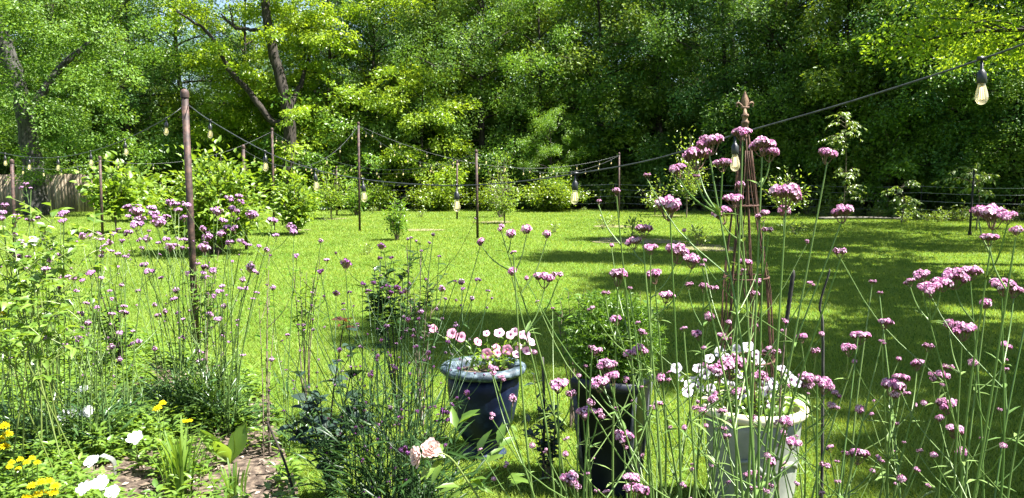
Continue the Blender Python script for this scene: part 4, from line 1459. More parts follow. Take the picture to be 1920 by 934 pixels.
# foreground plants: (depth, photo column of the root at the bottom edge, [stems of heads (px, py, width px)], label)
FG = [
    (1.60, 1300, [[(1257, 380, 58)], [(1205, 427, 36), (1187, 452, 34)]], "tall pink verbena whose single broad head stands alone beside the mulch patch"),
    (1.55, 1420, [[(1330, 262, 50), (1308, 288, 58), (1270, 315, 36), (1355, 305, 38), (1304, 330, 16)]], "pink verbena with a crowd of heads before the thin yellow sapling"),
    (1.70, 1395, [[(1393, 245, 38)], [(1378, 372, 40), (1388, 345, 26), (1353, 397, 46)]], "tallest pink verbena, its top head just under the trellis finial"),
    (1.60, 1475, [[(1430, 266, 50), (1445, 285, 38)]], "pink verbena with a broad double head touching the upper trellis rods"),
    (1.50, 1445, [[(1475, 357, 58), (1470, 398, 28)], [(1432, 400, 32), (1441, 431, 24)]], "pink verbena with a wide flat head just clear of the trellis's far side"),
    (1.70, 1430, [[(1552, 285, 42)]], "pink verbena with one slanting stalk reaching to the tiered sapling"),
    (1.75, 1345, [[(1580, 392, 46)], [(1577, 470, 26)]], "pink verbena leaning far over so its head covers the foot of the tiered sapling"),
    (1.95, 1255, [[(1160, 512, 40), (1135, 549, 20)], [(1156, 356, 24), (1122, 377, 16)]], "pink verbena with rounded heads above the fern and two faded ones near the fence post"),
    (1.95, 1275, [[(1270, 468, 46), (1300, 485, 34), (1220, 463, 30)]], "pink verbena with three flat heads on the rim of the tree shade"),
    (2.05, 1335, [[(1228, 511, 34), (1249, 553, 30)], [(1290, 533, 20), (1320, 535, 24), (1340, 540, 20)]], "pink verbena carrying small dark heads between fern and trellis"),
    (2.25, 1340, [[(1397, 490, 30), (1422, 530, 16)], [(1330, 595, 20), (1307, 625, 24), (1354, 630, 22)]], "pink verbena with a faded head inside the trellis outline"),
    (2.05, 1175, [[(1022, 520, 45), (1047, 515, 24), (960, 510, 20)]], "pink verbena with a wide head over the sunlit lawn beside the fern"),
    (2.10, 1135, [[(987, 432, 24), (1025, 441, 18), (958, 440, 22), (940, 425, 20), (902, 453, 16)]], "verbena whose small purple heads cluster at the foot of the open-grass post"),
    (1.75, 1265, [[(1137, 680, 38), (1122, 715, 40), (1148, 705, 34), (1118, 658, 28)], [(1174, 711, 18), (1200, 652, 32), (1180, 663, 30)]], "pink verbena with many crowded heads before the top of the dark planter"),
    (1.75, 1125, [[(1045, 717, 44), (1073, 738, 26)]], "pink verbena with one broad head between blue urn and dark planter"),
    (1.75, 1205, [[(1094, 770, 32), (1121, 774, 28)]], "pink verbena with twin heads halfway down the dark planter"),
    (1.65, 1275, [[(1170, 815, 44)]], "pink verbena with one wide head low in front of the dark planter"),
    (1.80, 1055, [[(960, 748, 28), (925, 692, 28), (940, 708, 18)]], "pink verbena leaning across the rim of the blue urn"),
    (1.65, 1135, [[(1068, 896, 42), (1082, 912, 24), (1100, 888, 14)]], "low pink verbena at the bottom edge between urn and dark planter"),
    (1.55, 1205, [[(1185, 893, 34), (1192, 917, 52), (1137, 922, 16)]], "lowest pink verbena with fat heads at the foot of the dark planter"),
    (2.10, 1305, [[(1155, 596, 28), (1203, 622, 20)], [(1233, 757, 24), (1240, 707, 18), (1255, 712, 16)]], "slim pink verbena with small heads over the fern and beside the white petunias"),
    (1.95, 1485, [[(1370, 680, 58), (1345, 690, 36)], [(1425, 703, 38), (1380, 735, 36)]], "pink verbena with broad heads among the white petunias"),
    (1.85, 1405, [[(1317, 772, 20), (1354, 770, 20), (1362, 818, 20), (1355, 803, 18)]], "pink verbena with tiny heads before the cream pot's rim above the rosette"),
    (1.75, 1505, [[(1410, 785, 26), (1476, 788, 30)], [(1485, 828, 36), (1470, 810, 24)]], "pink verbena with heads at the cream pot's rim and shoulder"),
    (1.75, 1435, [[(1415, 888, 28), (1410, 915, 26), (1445, 910, 18)]], "low pink verbena in front of the cream pot's lower body"),
    (2.05, 1525, [[(1503, 630, 28), (1530, 658, 22), (1440, 655, 22)]], "pink verbena with pale stalks just outside the trellis foot"),
    (1.95, 1545, [[(1513, 705, 36), (1513, 724, 26), (1550, 720, 38), (1567, 738, 22), (1560, 762, 20)]], "pink verbena with a tight group of heads over the cream pot's far rim"),
    (1.95, 1455, [[(1612, 627, 40), (1590, 652, 30)], [(1660, 602, 28)]], "pink verbena leaning from the cream pot out over the striped shade"),
    (1.95, 1605, [[(1672, 718, 46), (1690, 708, 30), (1678, 742, 20), (1612, 770, 20)]], "pink verbena with a flat triple head alone on the shaded grass"),
    (1.85, 1830, [[(1745, 540, 44), (1765, 528, 40), (1725, 512, 32), (1706, 527, 22)], [(1790, 515, 50), (1820, 505, 40)]], "pink verbena with the widest spread of joined heads, on the shaded side of the lawn"),
    (1.95, 1695, [[(1740, 647, 24), (1720, 680, 30)], [(1750, 705, 26), (1775, 687, 26), (1766, 702, 30)]], "pink verbena with loose small heads below the widest joined heads"),
    (1.85, 1805, [[(1805, 613, 46), (1780, 610, 26)], [(1848, 570, 24)]], "pink verbena with one long head just below the widest joined heads"),
    (1.95, 1745, [[(1775, 755, 36)], [(1792, 803, 36), (1805, 847, 30)]], "pink verbena with three heads stacked near the bottom corner"),
    (1.60, 1840, [[(1865, 396, 60), (1835, 398, 30), (1890, 405, 34)], [(1855, 445, 34), (1905, 433, 24)]], "pink verbena whose top heads cover the foot of the thin black stake"),
    (1.75, 1795, [[(1880, 530, 46), (1902, 543, 30)], [(1884, 646, 28), (1824, 682, 18)]], "pink verbena cut by the picture's edge, below the black stake"),
    (1.95, 1615, [[(1610, 850, 40), (1647, 858, 18), (1585, 848, 20)], [(1556, 838, 18), (1548, 873, 24)]], "low pink verbena beside the cream pot's foot"),
    (1.95, 1665, [[(1690, 899, 18), (1718, 880, 16)]], "lowest small-headed verbena on the shaded grass"),
]
for k, (y, bx, stems, lab) in enumerate(FG):
    r_ = at(bx, 900, y)
    rx = r_.x + rr_.uniform(-.06, .06)
    root = Vector((rx, y + rr_.uniform(-.08, .12), 0))
    S = [[(at(px, py, y + rr_.uniform(-.08, .08)), w_ * y / FPX * .94) for px, py, w_ in st_] for st_ in stems]
    for e_ in range(1 if k % 3 else 0):
        S.append([(at(bx + rr_.uniform(-170, 170), rr_.uniform(470, 880), y + rr_.uniform(-.1, .3)), rr_.uniform(.012, .026)) for q_ in range(rr_.choice((1, 2)))])
    verbena(lab, root, S, 'pink', "pink verbena plants in the near border", tuft=30, seed=k, stemr=.0033, extra=2)

# purple verbena with shade put into its colours, between the urn and the rose bush
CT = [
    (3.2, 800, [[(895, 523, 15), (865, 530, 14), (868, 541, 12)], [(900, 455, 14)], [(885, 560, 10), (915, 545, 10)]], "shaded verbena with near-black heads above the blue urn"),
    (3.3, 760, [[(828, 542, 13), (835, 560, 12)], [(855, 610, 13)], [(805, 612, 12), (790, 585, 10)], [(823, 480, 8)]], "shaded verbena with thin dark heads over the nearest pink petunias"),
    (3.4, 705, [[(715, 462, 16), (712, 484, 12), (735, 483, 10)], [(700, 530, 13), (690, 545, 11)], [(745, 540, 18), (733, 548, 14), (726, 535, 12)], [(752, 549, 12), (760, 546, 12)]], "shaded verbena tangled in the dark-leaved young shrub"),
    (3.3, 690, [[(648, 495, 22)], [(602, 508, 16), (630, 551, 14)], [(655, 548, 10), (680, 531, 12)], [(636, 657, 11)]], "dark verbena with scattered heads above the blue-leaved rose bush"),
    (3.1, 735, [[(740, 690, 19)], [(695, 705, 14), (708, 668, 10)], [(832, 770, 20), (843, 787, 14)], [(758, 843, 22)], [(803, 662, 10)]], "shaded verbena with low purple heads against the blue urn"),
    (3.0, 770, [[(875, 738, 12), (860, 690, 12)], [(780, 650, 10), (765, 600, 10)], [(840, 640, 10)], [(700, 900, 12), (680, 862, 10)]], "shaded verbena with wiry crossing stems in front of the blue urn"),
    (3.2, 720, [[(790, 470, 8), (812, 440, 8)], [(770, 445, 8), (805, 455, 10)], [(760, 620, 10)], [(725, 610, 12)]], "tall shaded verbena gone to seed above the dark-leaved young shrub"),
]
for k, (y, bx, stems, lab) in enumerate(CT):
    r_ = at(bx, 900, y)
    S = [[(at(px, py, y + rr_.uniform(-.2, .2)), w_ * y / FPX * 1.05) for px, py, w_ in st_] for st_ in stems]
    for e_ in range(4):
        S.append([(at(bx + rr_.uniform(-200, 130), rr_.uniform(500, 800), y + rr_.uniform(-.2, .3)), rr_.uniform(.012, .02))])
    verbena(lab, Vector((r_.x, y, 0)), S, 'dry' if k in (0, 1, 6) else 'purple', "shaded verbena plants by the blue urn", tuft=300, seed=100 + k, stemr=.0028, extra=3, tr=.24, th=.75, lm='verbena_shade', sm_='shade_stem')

# sunny lilac verbena in the bed around the thick post
LF = [
    (5.2, 372, 0, [[(258, 396, 26), (262, 412, 22), (254, 420, 28)], [(285, 388, 24), (290, 403, 26), (305, 410, 22), (297, 419, 28)], [(238, 386, 22), (240, 405, 14)]], "lilac verbena with a thick crowd of heads before the fig bush"),
    (5.3, 345, 0, [[(328, 382, 22), (318, 378, 20), (335, 393, 18)], [(350, 383, 20), (345, 408, 16), (312, 405, 16)], [(327, 459, 18), (310, 447, 16)]], "lilac verbena whose heads brush the thick ball-capped post from the bed side"),
    (5.1, 385, 0, [[(430, 372, 20), (448, 366, 18), (452, 378, 16)], [(436, 392, 28), (470, 405, 24), (478, 400, 20)], [(408, 398, 22), (418, 412, 20), (400, 392, 16)]], "lilac verbena with broad heads in front of the largest lawn shrub"),
    (5.0, 405, 0, [[(425, 425, 22), (441, 428, 20), (415, 440, 18)], [(452, 452, 20), (466, 459, 14), (430, 455, 18)], [(380, 430, 16), (390, 445, 20), (383, 466, 24)]], "lilac verbena mixed with the shoots just beyond the thick post"),
    (4.9, 420, 0, [[(510, 411, 24), (545, 428, 22)], [(518, 440, 16)], [(500, 470, 14), (486, 460, 12)], [(470, 500, 18)]], "lilac verbena leaning out to the second lawn bush"),
    (5.2, 330, 0, [[(275, 449, 18), (298, 455, 14)], [(265, 465, 14), (318, 466, 20)], [(240, 436, 20), (228, 452, 16)], [(345, 448, 14)]], "mid-height lilac verbena on the bed side of the thick post, under crowded heads"),
    (5.3, 355, 0, [[(270, 495, 20), (278, 508, 22)], [(302, 520, 14), (352, 512, 14)], [(330, 545, 16), (326, 560, 16)], [(295, 590, 20)]], "lilac verbena with middle-height heads before the sunny grass"),
    (5.1, 390, 0, [[(383, 500, 20), (400, 505, 18)], [(380, 520, 16)], [(410, 545, 18), (402, 555, 14)], [(408, 597, 20), (395, 592, 14)]], "lilac verbena hiding the lower part of the thick post"),
    (5.0, 430, 0, [[(470, 505, 20), (478, 510, 18)], [(455, 525, 12), (462, 540, 12)], [(445, 600, 12)], [(475, 560, 12), (420, 575, 12)]], "lilac verbena at the grass side of the thick post"),
    (5.5, 320, 0, [[(258, 545, 12), (290, 573, 12)], [(256, 640, 20), (246, 646, 14)], [(375, 660, 16), (373, 675, 12)], [(340, 690, 12)], [(265, 708, 10)]], "short lilac verbena low in the bed near the broad-leaved plant"),
    (4.6, 90, 0, [[(48, 345, 14), (40, 352, 10)], [(58, 352, 8)]], "single tall lilac verbena standing up before the old oak's trunk"),
    (4.6, 20, 0, [[(8, 385, 18), (5, 398, 16)], [(30, 405, 22), (55, 412, 18)], [(3, 410, 14)]], "lilac verbena at the picture's edge by the leaning post"),
    (4.5, 120, 0, [[(120, 397, 20), (112, 405, 14), (70, 408, 14)], [(118, 412, 18), (80, 430, 18)], [(40, 453, 20), (28, 440, 12)]], "lilac verbena among the bright arching rose canes"),
    (4.6, 150, 0, [[(155, 445, 18), (168, 440, 16), (184, 438, 14)], [(190, 448, 14), (205, 456, 14)], [(193, 470, 20), (190, 481, 12)]], "lilac verbena between the rose canes and the post in the fig bush"),
    (4.4, 60, 0, [[(30, 480, 20), (25, 470, 14)], [(50, 505, 16), (85, 503, 20)], [(110, 478, 14), (95, 490, 12)], [(54, 520, 14)]], "lilac verbena half sunk in the bright foliage at the edge of the picture"),
    (4.5, 180, 0, [[(128, 518, 14), (140, 523, 12)], [(170, 510, 18), (155, 525, 12)], [(190, 520, 12), (143, 545, 14)], [(110, 540, 10)]], "lilac verbena threading through dark weedy stems in the bed"),
    (4.7, 190, 0, [[(172, 563, 12), (182, 575, 12)], [(232, 585, 20), (232, 573, 14)], [(210, 560, 10)], [(147, 634, 20), (165, 629, 10)], [(73, 575, 12)]], "short lilac verbena near the bare soil of the bed"),
    (4.8, 235, 0, [[(212, 438, 14), (222, 430, 12)], [(235, 480, 14), (220, 500, 10)], [(250, 620, 10)], [(205, 545, 10), (228, 535, 10)]], "thin lilac verbena between the two crowded groups of heads"),
    (4.6, 555, 0, [[(551, 432, 20), (556, 480, 14)], [(600, 508, 12)], [(512, 540, 12), (500, 535, 10)], [(538, 627, 12), (510, 675, 12)]], "spindly lilac verbena out on the grass side among bare young stems"),
]
for k, (y, bx, _, stems, lab) in enumerate(LF):
    r_ = at(bx, 700, y)
    S = [[(at(bx + rr_.uniform(-80, 80), rr_.uniform(430, 680), y + rr_.uniform(-.3, .3)), rr_.uniform(.024, .045)) for q_ in range(2)] for e_ in range(2 if abs(bx - 365) > 45 else 1)]
    S += [[(at(px, py, y + rr_.uniform(-.25, .25)), w_ * y / FPX * .9) for px, py, w_ in st_] for st_ in stems]
    verbena(lab, Vector((r_.x, y, 0)), S, 'lilac', "lilac verbena plants in the sunny bed", tuft=110, seed=200 + k, stemr=.0034)

# ------------------------------------------------------------------ young shrubs, rose bush and other border plants
def young(label, name, cat, p, stems, leaf, L, W, seed, bark='twig', per=14, low=.45, rad=.006, forks=2):
    """upright stems (tops given as photo points) with alternate leaves on their upper lengths"""
    global RNG
    keep, RNG = RNG, np.random.default_rng(seed)
    t = thing(name, label, cat, tuple(p))
    st, lf = MB(), MB()
    for k, e in enumerate(stems):
        e = np.array(tuple(e - p))
        c = curve_pts([(rnd(-.03, .03), rnd(-.03, .03), 0), e * [.35, .35, .45] + rnd(-.02, .02, 3), e], 14)
        tube(st, c, np.linspace(rad, rad * .3, len(c)), 5, cap=False)
        lines = [(c, low)]
        for f in range(forks):
            i0 = int(len(c) * rnd(low, .85))
            a = rnd(0, 2 * PI)
            ln_ = e[2] * rnd(.10, .24)
            b1 = c[i0] + np.array([math.cos(a) * ln_ * .7, math.sin(a) * ln_ * .7, ln_])
            bc = curve_pts([c[i0], (c[i0] + b1) / 2 + [math.cos(a) * .02, math.sin(a) * .02, -.01], b1], 8)
            tube(st, bc, np.linspace(rad * .5, rad * .2, len(bc)), 4, cap=False)
            lines.append((bc, .3))
        for c_, lo_ in lines:
            n_ = per if c_ is c else per // 2
            u = np.sort(rnd(lo_, 1, n_))
            P = np.stack([np.interp(u, np.linspace(0, 1, len(c_)), c_[:, q]) for q in range(3)], -1)
            a = np.arange(n_) * 2.4 + rnd(0, 6)
            D = np.stack([np.cos(a), np.sin(a), rnd(.0, .9, n_)], -1)
            leaf_full(lf, P, D, norm(np.array([0, 0, 1.]) + .35 * unit(n_)), L * rnd(.6, 1.15, n_), W * rnd(.7, 1.1, n_), rnd(0, 1, n_))
    st.build("stem", M[bark], t, smooth=True)
    lf.build("foliage", M[leaf], t)
    RNG = keep
    return t


def tops(y, lst, j=.12):
    return [at(px, py, y + rr_.uniform(-j, j)) for px, py in lst]


young("dark-leaved young shrub with a pale bare trunk standing before the blue urn's shade", "young_shrub", "shrub", G(745, 800), tops(5.1, [(720, 470), (700, 500), (738, 490), (690, 545), (755, 510), (715, 540)]), 'young', .085, .042, 71, 'bark_grey', 18, .6, .0065, 3)
young("slender young shrub with dark narrow leaves above the pink petunias", "young_shrub", "shrub", G(790, 800), tops(5.1, [(762, 460), (790, 475), (805, 500), (775, 520), (812, 545)]), 'young', .08, .030, 72, 'twig', 11, .55, .006, 2)
young("thin young shrub with two bare stems on the sunny lawn edge", "young_shrub", "shrub", G(572, 790), tops(5.2, [(548, 475), (575, 510), (592, 500), (600, 480), (562, 500)]), 'elm', .06, .024, 73, 'twig', 13, .6, .006, 2)
young("bare-stemmed weedy shoot between the second lawn bush and thin young shrub", "young_shrub", "shrub", G(500, 860), tops(4.6, [(500, 500), (485, 560), (515, 590), (505, 460)]), 'elm', .06, .022, 74, 'twig', 9, .5, .005, 1)
young("dark leafy shoots rising behind the fern in the planter", "young_shrub", "shrub", G(1075, 800), tops(5.2, [(1065, 545), (1050, 560), (1085, 560), (1090, 590), (1100, 548), (1045, 590)]), 'oak_deep', .085, .034, 75, 'twig', 14, .6, .006, 2)
young("dark leafy shoots showing just above the fern", "young_shrub", "shrub", G(1205, 800), tops(5.0, [(1200, 545), (1215, 552), (1160, 580), (1150, 560)]), 'oak_deep', .085, .034, 76, 'twig', 10, .75, .005, 1)
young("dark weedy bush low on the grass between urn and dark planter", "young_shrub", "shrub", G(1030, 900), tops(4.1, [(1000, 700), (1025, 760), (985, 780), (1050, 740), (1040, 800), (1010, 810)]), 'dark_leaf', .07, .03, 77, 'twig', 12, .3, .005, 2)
young("dark shoot with small black-green leaves beside the thick post", "young_shrub", "shrub", G(385, 770), tops(5.6, [(392, 490), (400, 510), (385, 470), (370, 500), (410, 470), (360, 520)]), 'oak', .07, .03, 78, 'twig', 14, .45, .006, 2)
young("dark weedy plant with reddish stems over the bare soil", "young_shrub", "shrub", G(230, 705), tops(6.3, [(165, 480), (190, 520), (205, 500), (180, 560), (215, 540), (160, 560)]), 'oak_deep', .09, .035, 79, 'bark', 14, .3, .008, 2)

# blue-green rose bush in the shade, and its copper tip
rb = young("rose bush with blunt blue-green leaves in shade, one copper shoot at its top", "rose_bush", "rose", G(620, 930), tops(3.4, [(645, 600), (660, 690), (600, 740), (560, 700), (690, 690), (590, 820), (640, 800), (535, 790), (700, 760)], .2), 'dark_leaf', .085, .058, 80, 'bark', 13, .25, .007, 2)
cm = MB()
tip = at(645, 600, 3.4) - G(620, 930)
n_ = 6
leaf_full(cm, np.repeat(np.array(tuple(tip))[None], n_, 0) - np.array([0, 0, 1.]) * rnd(0, .05, n_)[:, None], np.stack([np.cos(np.arange(n_) * 1.1), np.sin(np.arange(n_) * 1.1), np.full(n_, .25)], -1), np.repeat([[0, 0, 1.]], n_, 0) + .5 * unit(n_), .055, .032, rnd(0, 1, n_))
cm.build("young_foliage", M['copper_leaf'], rb)
b = MB()
c0 = G(560, 960)
tube(b, curve_pts([c0, at(535, 870, 3.75), at(505, 800, 3.9), at(500, 792, 3.9)], 12), np.linspace(.0075, .005, 13)[:len(curve_pts([c0, at(535, 870, 3.75), at(505, 800, 3.9), at(500, 792, 3.9)], 12))], 6)
tag(b.build("pruned_cane", M['bark'], smooth=True), "bare brown pruned cane leaning over the soil beside the rose bush", "stick")


def double_flower(name, mat, R, seed, cup=.5, n=34):
    """a full double bloom: petals in rings, cupped"""
    global RNG
    keep, RNG = RNG, np.random.default_rng(seed)
    mb = MB()
    for k in range(n):
        f = (k + .5) / n
        a = k * 2.39996
        el = math.radians(78 - 72 * f)
        d = np.array([math.cos(a) * math.cos(el), math.sin(a) * math.cos(el), math.sin(el) * (cup + .2)])
        up = np.array([-math.cos(a) * math.sin(el), -math.sin(a) * math.sin(el), math.cos(el)])
        p = np.array([math.cos(a), math.sin(a), 0]) * .10 * f
        L_ = (.55 + .5 * f) * rnd(.9, 1.1)
        S = norm(np.cross(d, up))
        w_ = .42 + .25 * f
        rows_ = []
        for s, ww, lf_ in ((0, .3, 0), (.4, .9, -.05), (.8, 1.0, .06), (1.0, .55, .16)):
            for sg in (-1, 0, 1):
                rows_.append(p + norm(d) * L_ * s + S * sg * w_ * ww * .5 + up * (lf_ * L_ + (.10 if sg else 0)) + rnd(-.012, .012, 3))
        q = [(r * 3 + c, r * 3 + c + 1, r * 3 + c + 4, r * 3 + c + 3) for r in range(3) for c in range(2)]
        mb.add(np.array(rows_) * R, q, None, np.repeat([.15, .5, .8, 1.], 3) * (.4 + .6 * f) + .1)
    RNG = keep
    return mb.mesh(name, mat, True)


# pale pink roses at the bottom
ry = 2.3
rp = at(900, 930, ry)
rose = thing("pink_rose", "pair of blush pink double roses on a light green stalk before the blue urn", "rose", (rp.x + .05, ry, 0))
ro = np.array((rp.x + .05, ry, 0))
st, lf = MB(), MB()
a1, a2 = np.array(tuple(at(785, 856, ry))) - ro, np.array(tuple(at(808, 842, ry))) - ro
fork = np.array(tuple(at(862, 880, ry + .02))) - ro
c = curve_pts([(0, 0, 0), (.03, .02, fork[2] * .6), fork, a2], 18)
tube(st, c, np.linspace(.0045, .0028, len(c)), 6, cap=False)
c2 = curve_pts([fork + (a2 - fork) * .6, (fork + (a2 - fork) * .6 + a1) / 2 - [0, 0, .01], a1], 6)
tube(st, c2, .0025, 6, cap=False)
st.build("stem", M['cane'], rose, smooth=True)
for (bx_, by_, d) in [(840, 860, (-.6, 0, .4)), (880, 905, (.6, -.3, .3)), (905, 860, (.5, .2, .6)), (925, 830, (.4, 0, .7)), (820, 870, (-.4, -.4, -.5)), (865, 920, (-.6, .2, -.1)), (945, 905, (.6, -.3, .2)), (850, 800, (.2, .1, .8))]:
    p_ = np.array(tuple(at(bx_, by_, ry + .02))) - ro
    tube(st, [p_, p_], .001, 3)
    n_ = 3
    leaf_full(lf, np.repeat(p_[None], n_, 0) + rnd(-.02, .02, (n_, 3)), np.repeat(np.array([d]), n_, 0) + rnd(-.5, .5, (n_, 3)), norm(np.array([[0, -.3, 1.]]) + rnd(-.2, .2, (n_, 3))), rnd(.05, .085, n_), rnd(.022, .034, n_), rnd(.2, .8, n_))
    q = c[int(np.argmin(np.linalg.norm(c - p_, axis=1)))]
    tube(lf, [q, p_], .0013, 4, cap=False, tint=.5)
lf.build("foliage", M['bed_leaf'], rose)
o = link("bloom", double_flower("bloom", M['rose_petal'], .032, 91), rose, tuple(a1)); aim(o, (-.8, -.55, .15))
o = link("bloom", double_flower("bloom", M['rose_petal'], .031, 92), rose, tuple(a2)); aim(o, (.25, -.75, .6))

# arching rose canes with bright leaves at the picture's edge
def arching(label, p, canes, seed, L=.055, W=.034):
    global RNG
    keep, RNG = RNG, np.random.default_rng(seed)
    t = thing("rose_bush", label, "rose", tuple(p))
    st, lf = MB(), MB()
    for pts in canes:
        pts = [np.array(tuple(q - p)) for q in pts]
        c = curve_pts([np.array([rnd(-.35, .35), rnd(-.25, .3), 0])] + pts, 24)
        tube(st, c, np.linspace(.0042, .002, len(c)), 6, cap=False)
        for f in range(9):
            i0 = int(len(c) * rnd(.35, .98))
            a = rnd(0, 2 * PI)
            ln_ = rnd(.08, .22)
            b1 = c[i0] + np.array([math.cos(a) * ln_, math.sin(a) * ln_, rnd(.0, .8) * ln_])
            bc = curve_pts([c[i0], (c[i0] + b1) / 2 + [0, 0, .02], b1], 8)
            tube(st, bc, np.linspace(.0032, .0012, len(bc)), 4, cap=False)
            n_ = 8
            u = np.sort(rnd(.2, 1, n_))
            P = np.stack([np.interp(u, np.linspace(0, 1, len(bc)), bc[:, q]) for q in range(3)], -1)
            sg = np.where(np.arange(n_) % 2, 1, -1)
            D = np.stack([-math.sin(a) * sg + .5 * math.cos(a), math.cos(a) * sg + .5 * math.sin(a), rnd(-.2, .3, n_)], -1) + .7 * unit(n_)
            leaf_full(lf, P, D, norm(np.array([0, 0, 1.]) + .6 * unit(n_)), L * rnd(.7, 1.2, n_), W * rnd(.7, 1.1, n_), rnd(0, 1, n_))
    st.build("cane", M['cane'], t, smooth=True)
    lf.build("foliage", M['bed_leaf'], t)
    RNG = keep


ay = 4.3
arching("bright yellow-green rose bush with arching pale canes at the picture's edge", at(55, 900, ay) * 1 - Vector((0, 0, at(55, 900, ay).z)),
        [[at(60, 600, ay), at(70, 480, ay + .1), at(100, 410, ay + .15)], [at(50, 620, ay), at(20, 520, ay), at(-20, 440, ay - .1)], [at(80, 620, ay), at(110, 560, ay), at(160, 480, ay + .1)], [at(40, 560, ay), at(40, 480, ay + .2), at(20, 430, ay + .2)],
         [at(70, 560, ay - .1), at(130, 470, ay), at(200, 440, ay + .1)], [at(30, 640, ay - .2), at(-30, 560, ay - .2), at(-80, 500, ay)], [at(60, 600, ay - .2), at(60, 520, ay - .2), at(10, 470, ay - .3)]], 95)
arching("bright leafy shoots with long pale stalks low in the bed, below the arching rose", at(20, 900, 3.9) - Vector((0, 0, at(20, 900, 3.9).z)),
        [[at(30, 700, 3.9), at(70, 640, 3.9), at(120, 560, 4.0)], [at(10, 720, 3.9), at(0, 640, 3.9), at(-40, 580, 3.9)], [at(50, 730, 3.9), at(90, 690, 3.9), at(150, 600, 4)]], 96, .07, .03)
young("tall bright shoot with a rosette of leaves before the old oak", "rose_shoot", "rose", Vector((at(95, 600, 4.8).x, 4.8, 0)), tops(4.8, [(95, 375), (70, 400), (115, 395), (85, 420)]), 'bed_leaf', .085, .042, 97, 'cane', 14, .6, .005, 2)
wr = at(62, 455, 4.5)
ws = thing("white_rose", "ragged white rose bloom high among the arching canes at the picture's edge", "rose", (wr.x, wr.y, 0))
b = MB(); tube(b, [(.05, .05, 0), (.03, .02, wr.z * .6), (0, 0, wr.z)], [.005, .004, .003], 6); b.build("stem", M['cane'], ws)
o = link("bloom", double_flower("bloom", M['white_petal'], .036, 93), ws, (0, 0, wr.z)); aim(o, (.2, -.7, .7))

# white double flowers near the bottom corner
WF = [(125, 783, 34, "biggest white double flower, open towards the viewer"), (154, 734, 22, "white flower highest up the bare soil strip"), (160, 776, 24, "ragged white flower beside the biggest white one"),
      (250, 826, 27, "white flower alone near the broad leaves and soil"), (170, 869, 26, "white flower drooping beside the bent grey marker"), (184, 911, 29, "white flower low at the bottom edge under the grey marker"),
      (155, 921, 28, "white flower at the bottom edge nearest the yellow blooms"), (207, 927, 26, "white flower half cut by the bottom edge"), (118, 764, 9, "small white bud just above the biggest white flower")]
wms = [double_flower("bloom", M['white_petal'], 1.0, 400 + k, cup=.35, n=26) for k in range(3)]
for k, (px, py, w_, lab) in enumerate(WF):
    z = .20 + .03 * (k % 3)
    g0 = ground(px, py)
    y = g0.y * (CAMH - z) / CAMH
    p = at(px, py, y)
    t = thing("white_flower_plant", lab, "flower", (p.x, p.y + .02, 0), group="white double flowers in the bed")
    b = MB(); tube(b, [(0, .03, 0), (0, .02, z * .6), (0, 0, z)], .0025, 5)
    b.build("stem", M['stem'], t)
    l = MB(); n_ = 16
    a = rnd(0, 6.28, n_)
    leaf_full(l, np.stack([0 * a, 0 * a + .02, rnd(.01, z * .7, n_)], -1), np.stack([np.cos(a), np.sin(a), rnd(.1, .8, n_)], -1), np.repeat([[0, 0, 1.]], n_, 0) + .3 * unit(n_), rnd(.06, .1, n_), rnd(.018, .03, n_), rnd(0, 1, n_))
    l.build("foliage", M['bed_leaf'], t)
    o = link("bloom", wms[k % 3], t, (0, 0, z), 0, w_ * y / FPX * .56)
    aim(o, (rr_.uniform(-.2, .4), -.55, .8))

# yellow flower clumps
def pompom(name, mat, seed):
    global RNG
    keep, RNG = RNG, np.random.default_rng(seed)
    mb = MB()
    n_ = 46
    k = np.arange(n_)
    el = np.arccos(1 - 1.1 * (k + .5) / n_)
    a = k * 2.39996
    d = np.stack([np.sin(el) * np.cos(a), np.sin(el) * np.sin(a), np.cos(el) * .7], -1)
    leaf_full(mb, d * .25, d, norm(np.array([0, 0, 1.]) - d * .2), rnd(.6, .85, n_), rnd(.28, .4, n_), rnd(.1, 1, n_))
    RNG = keep
    return mb.mesh(name, mat, True)


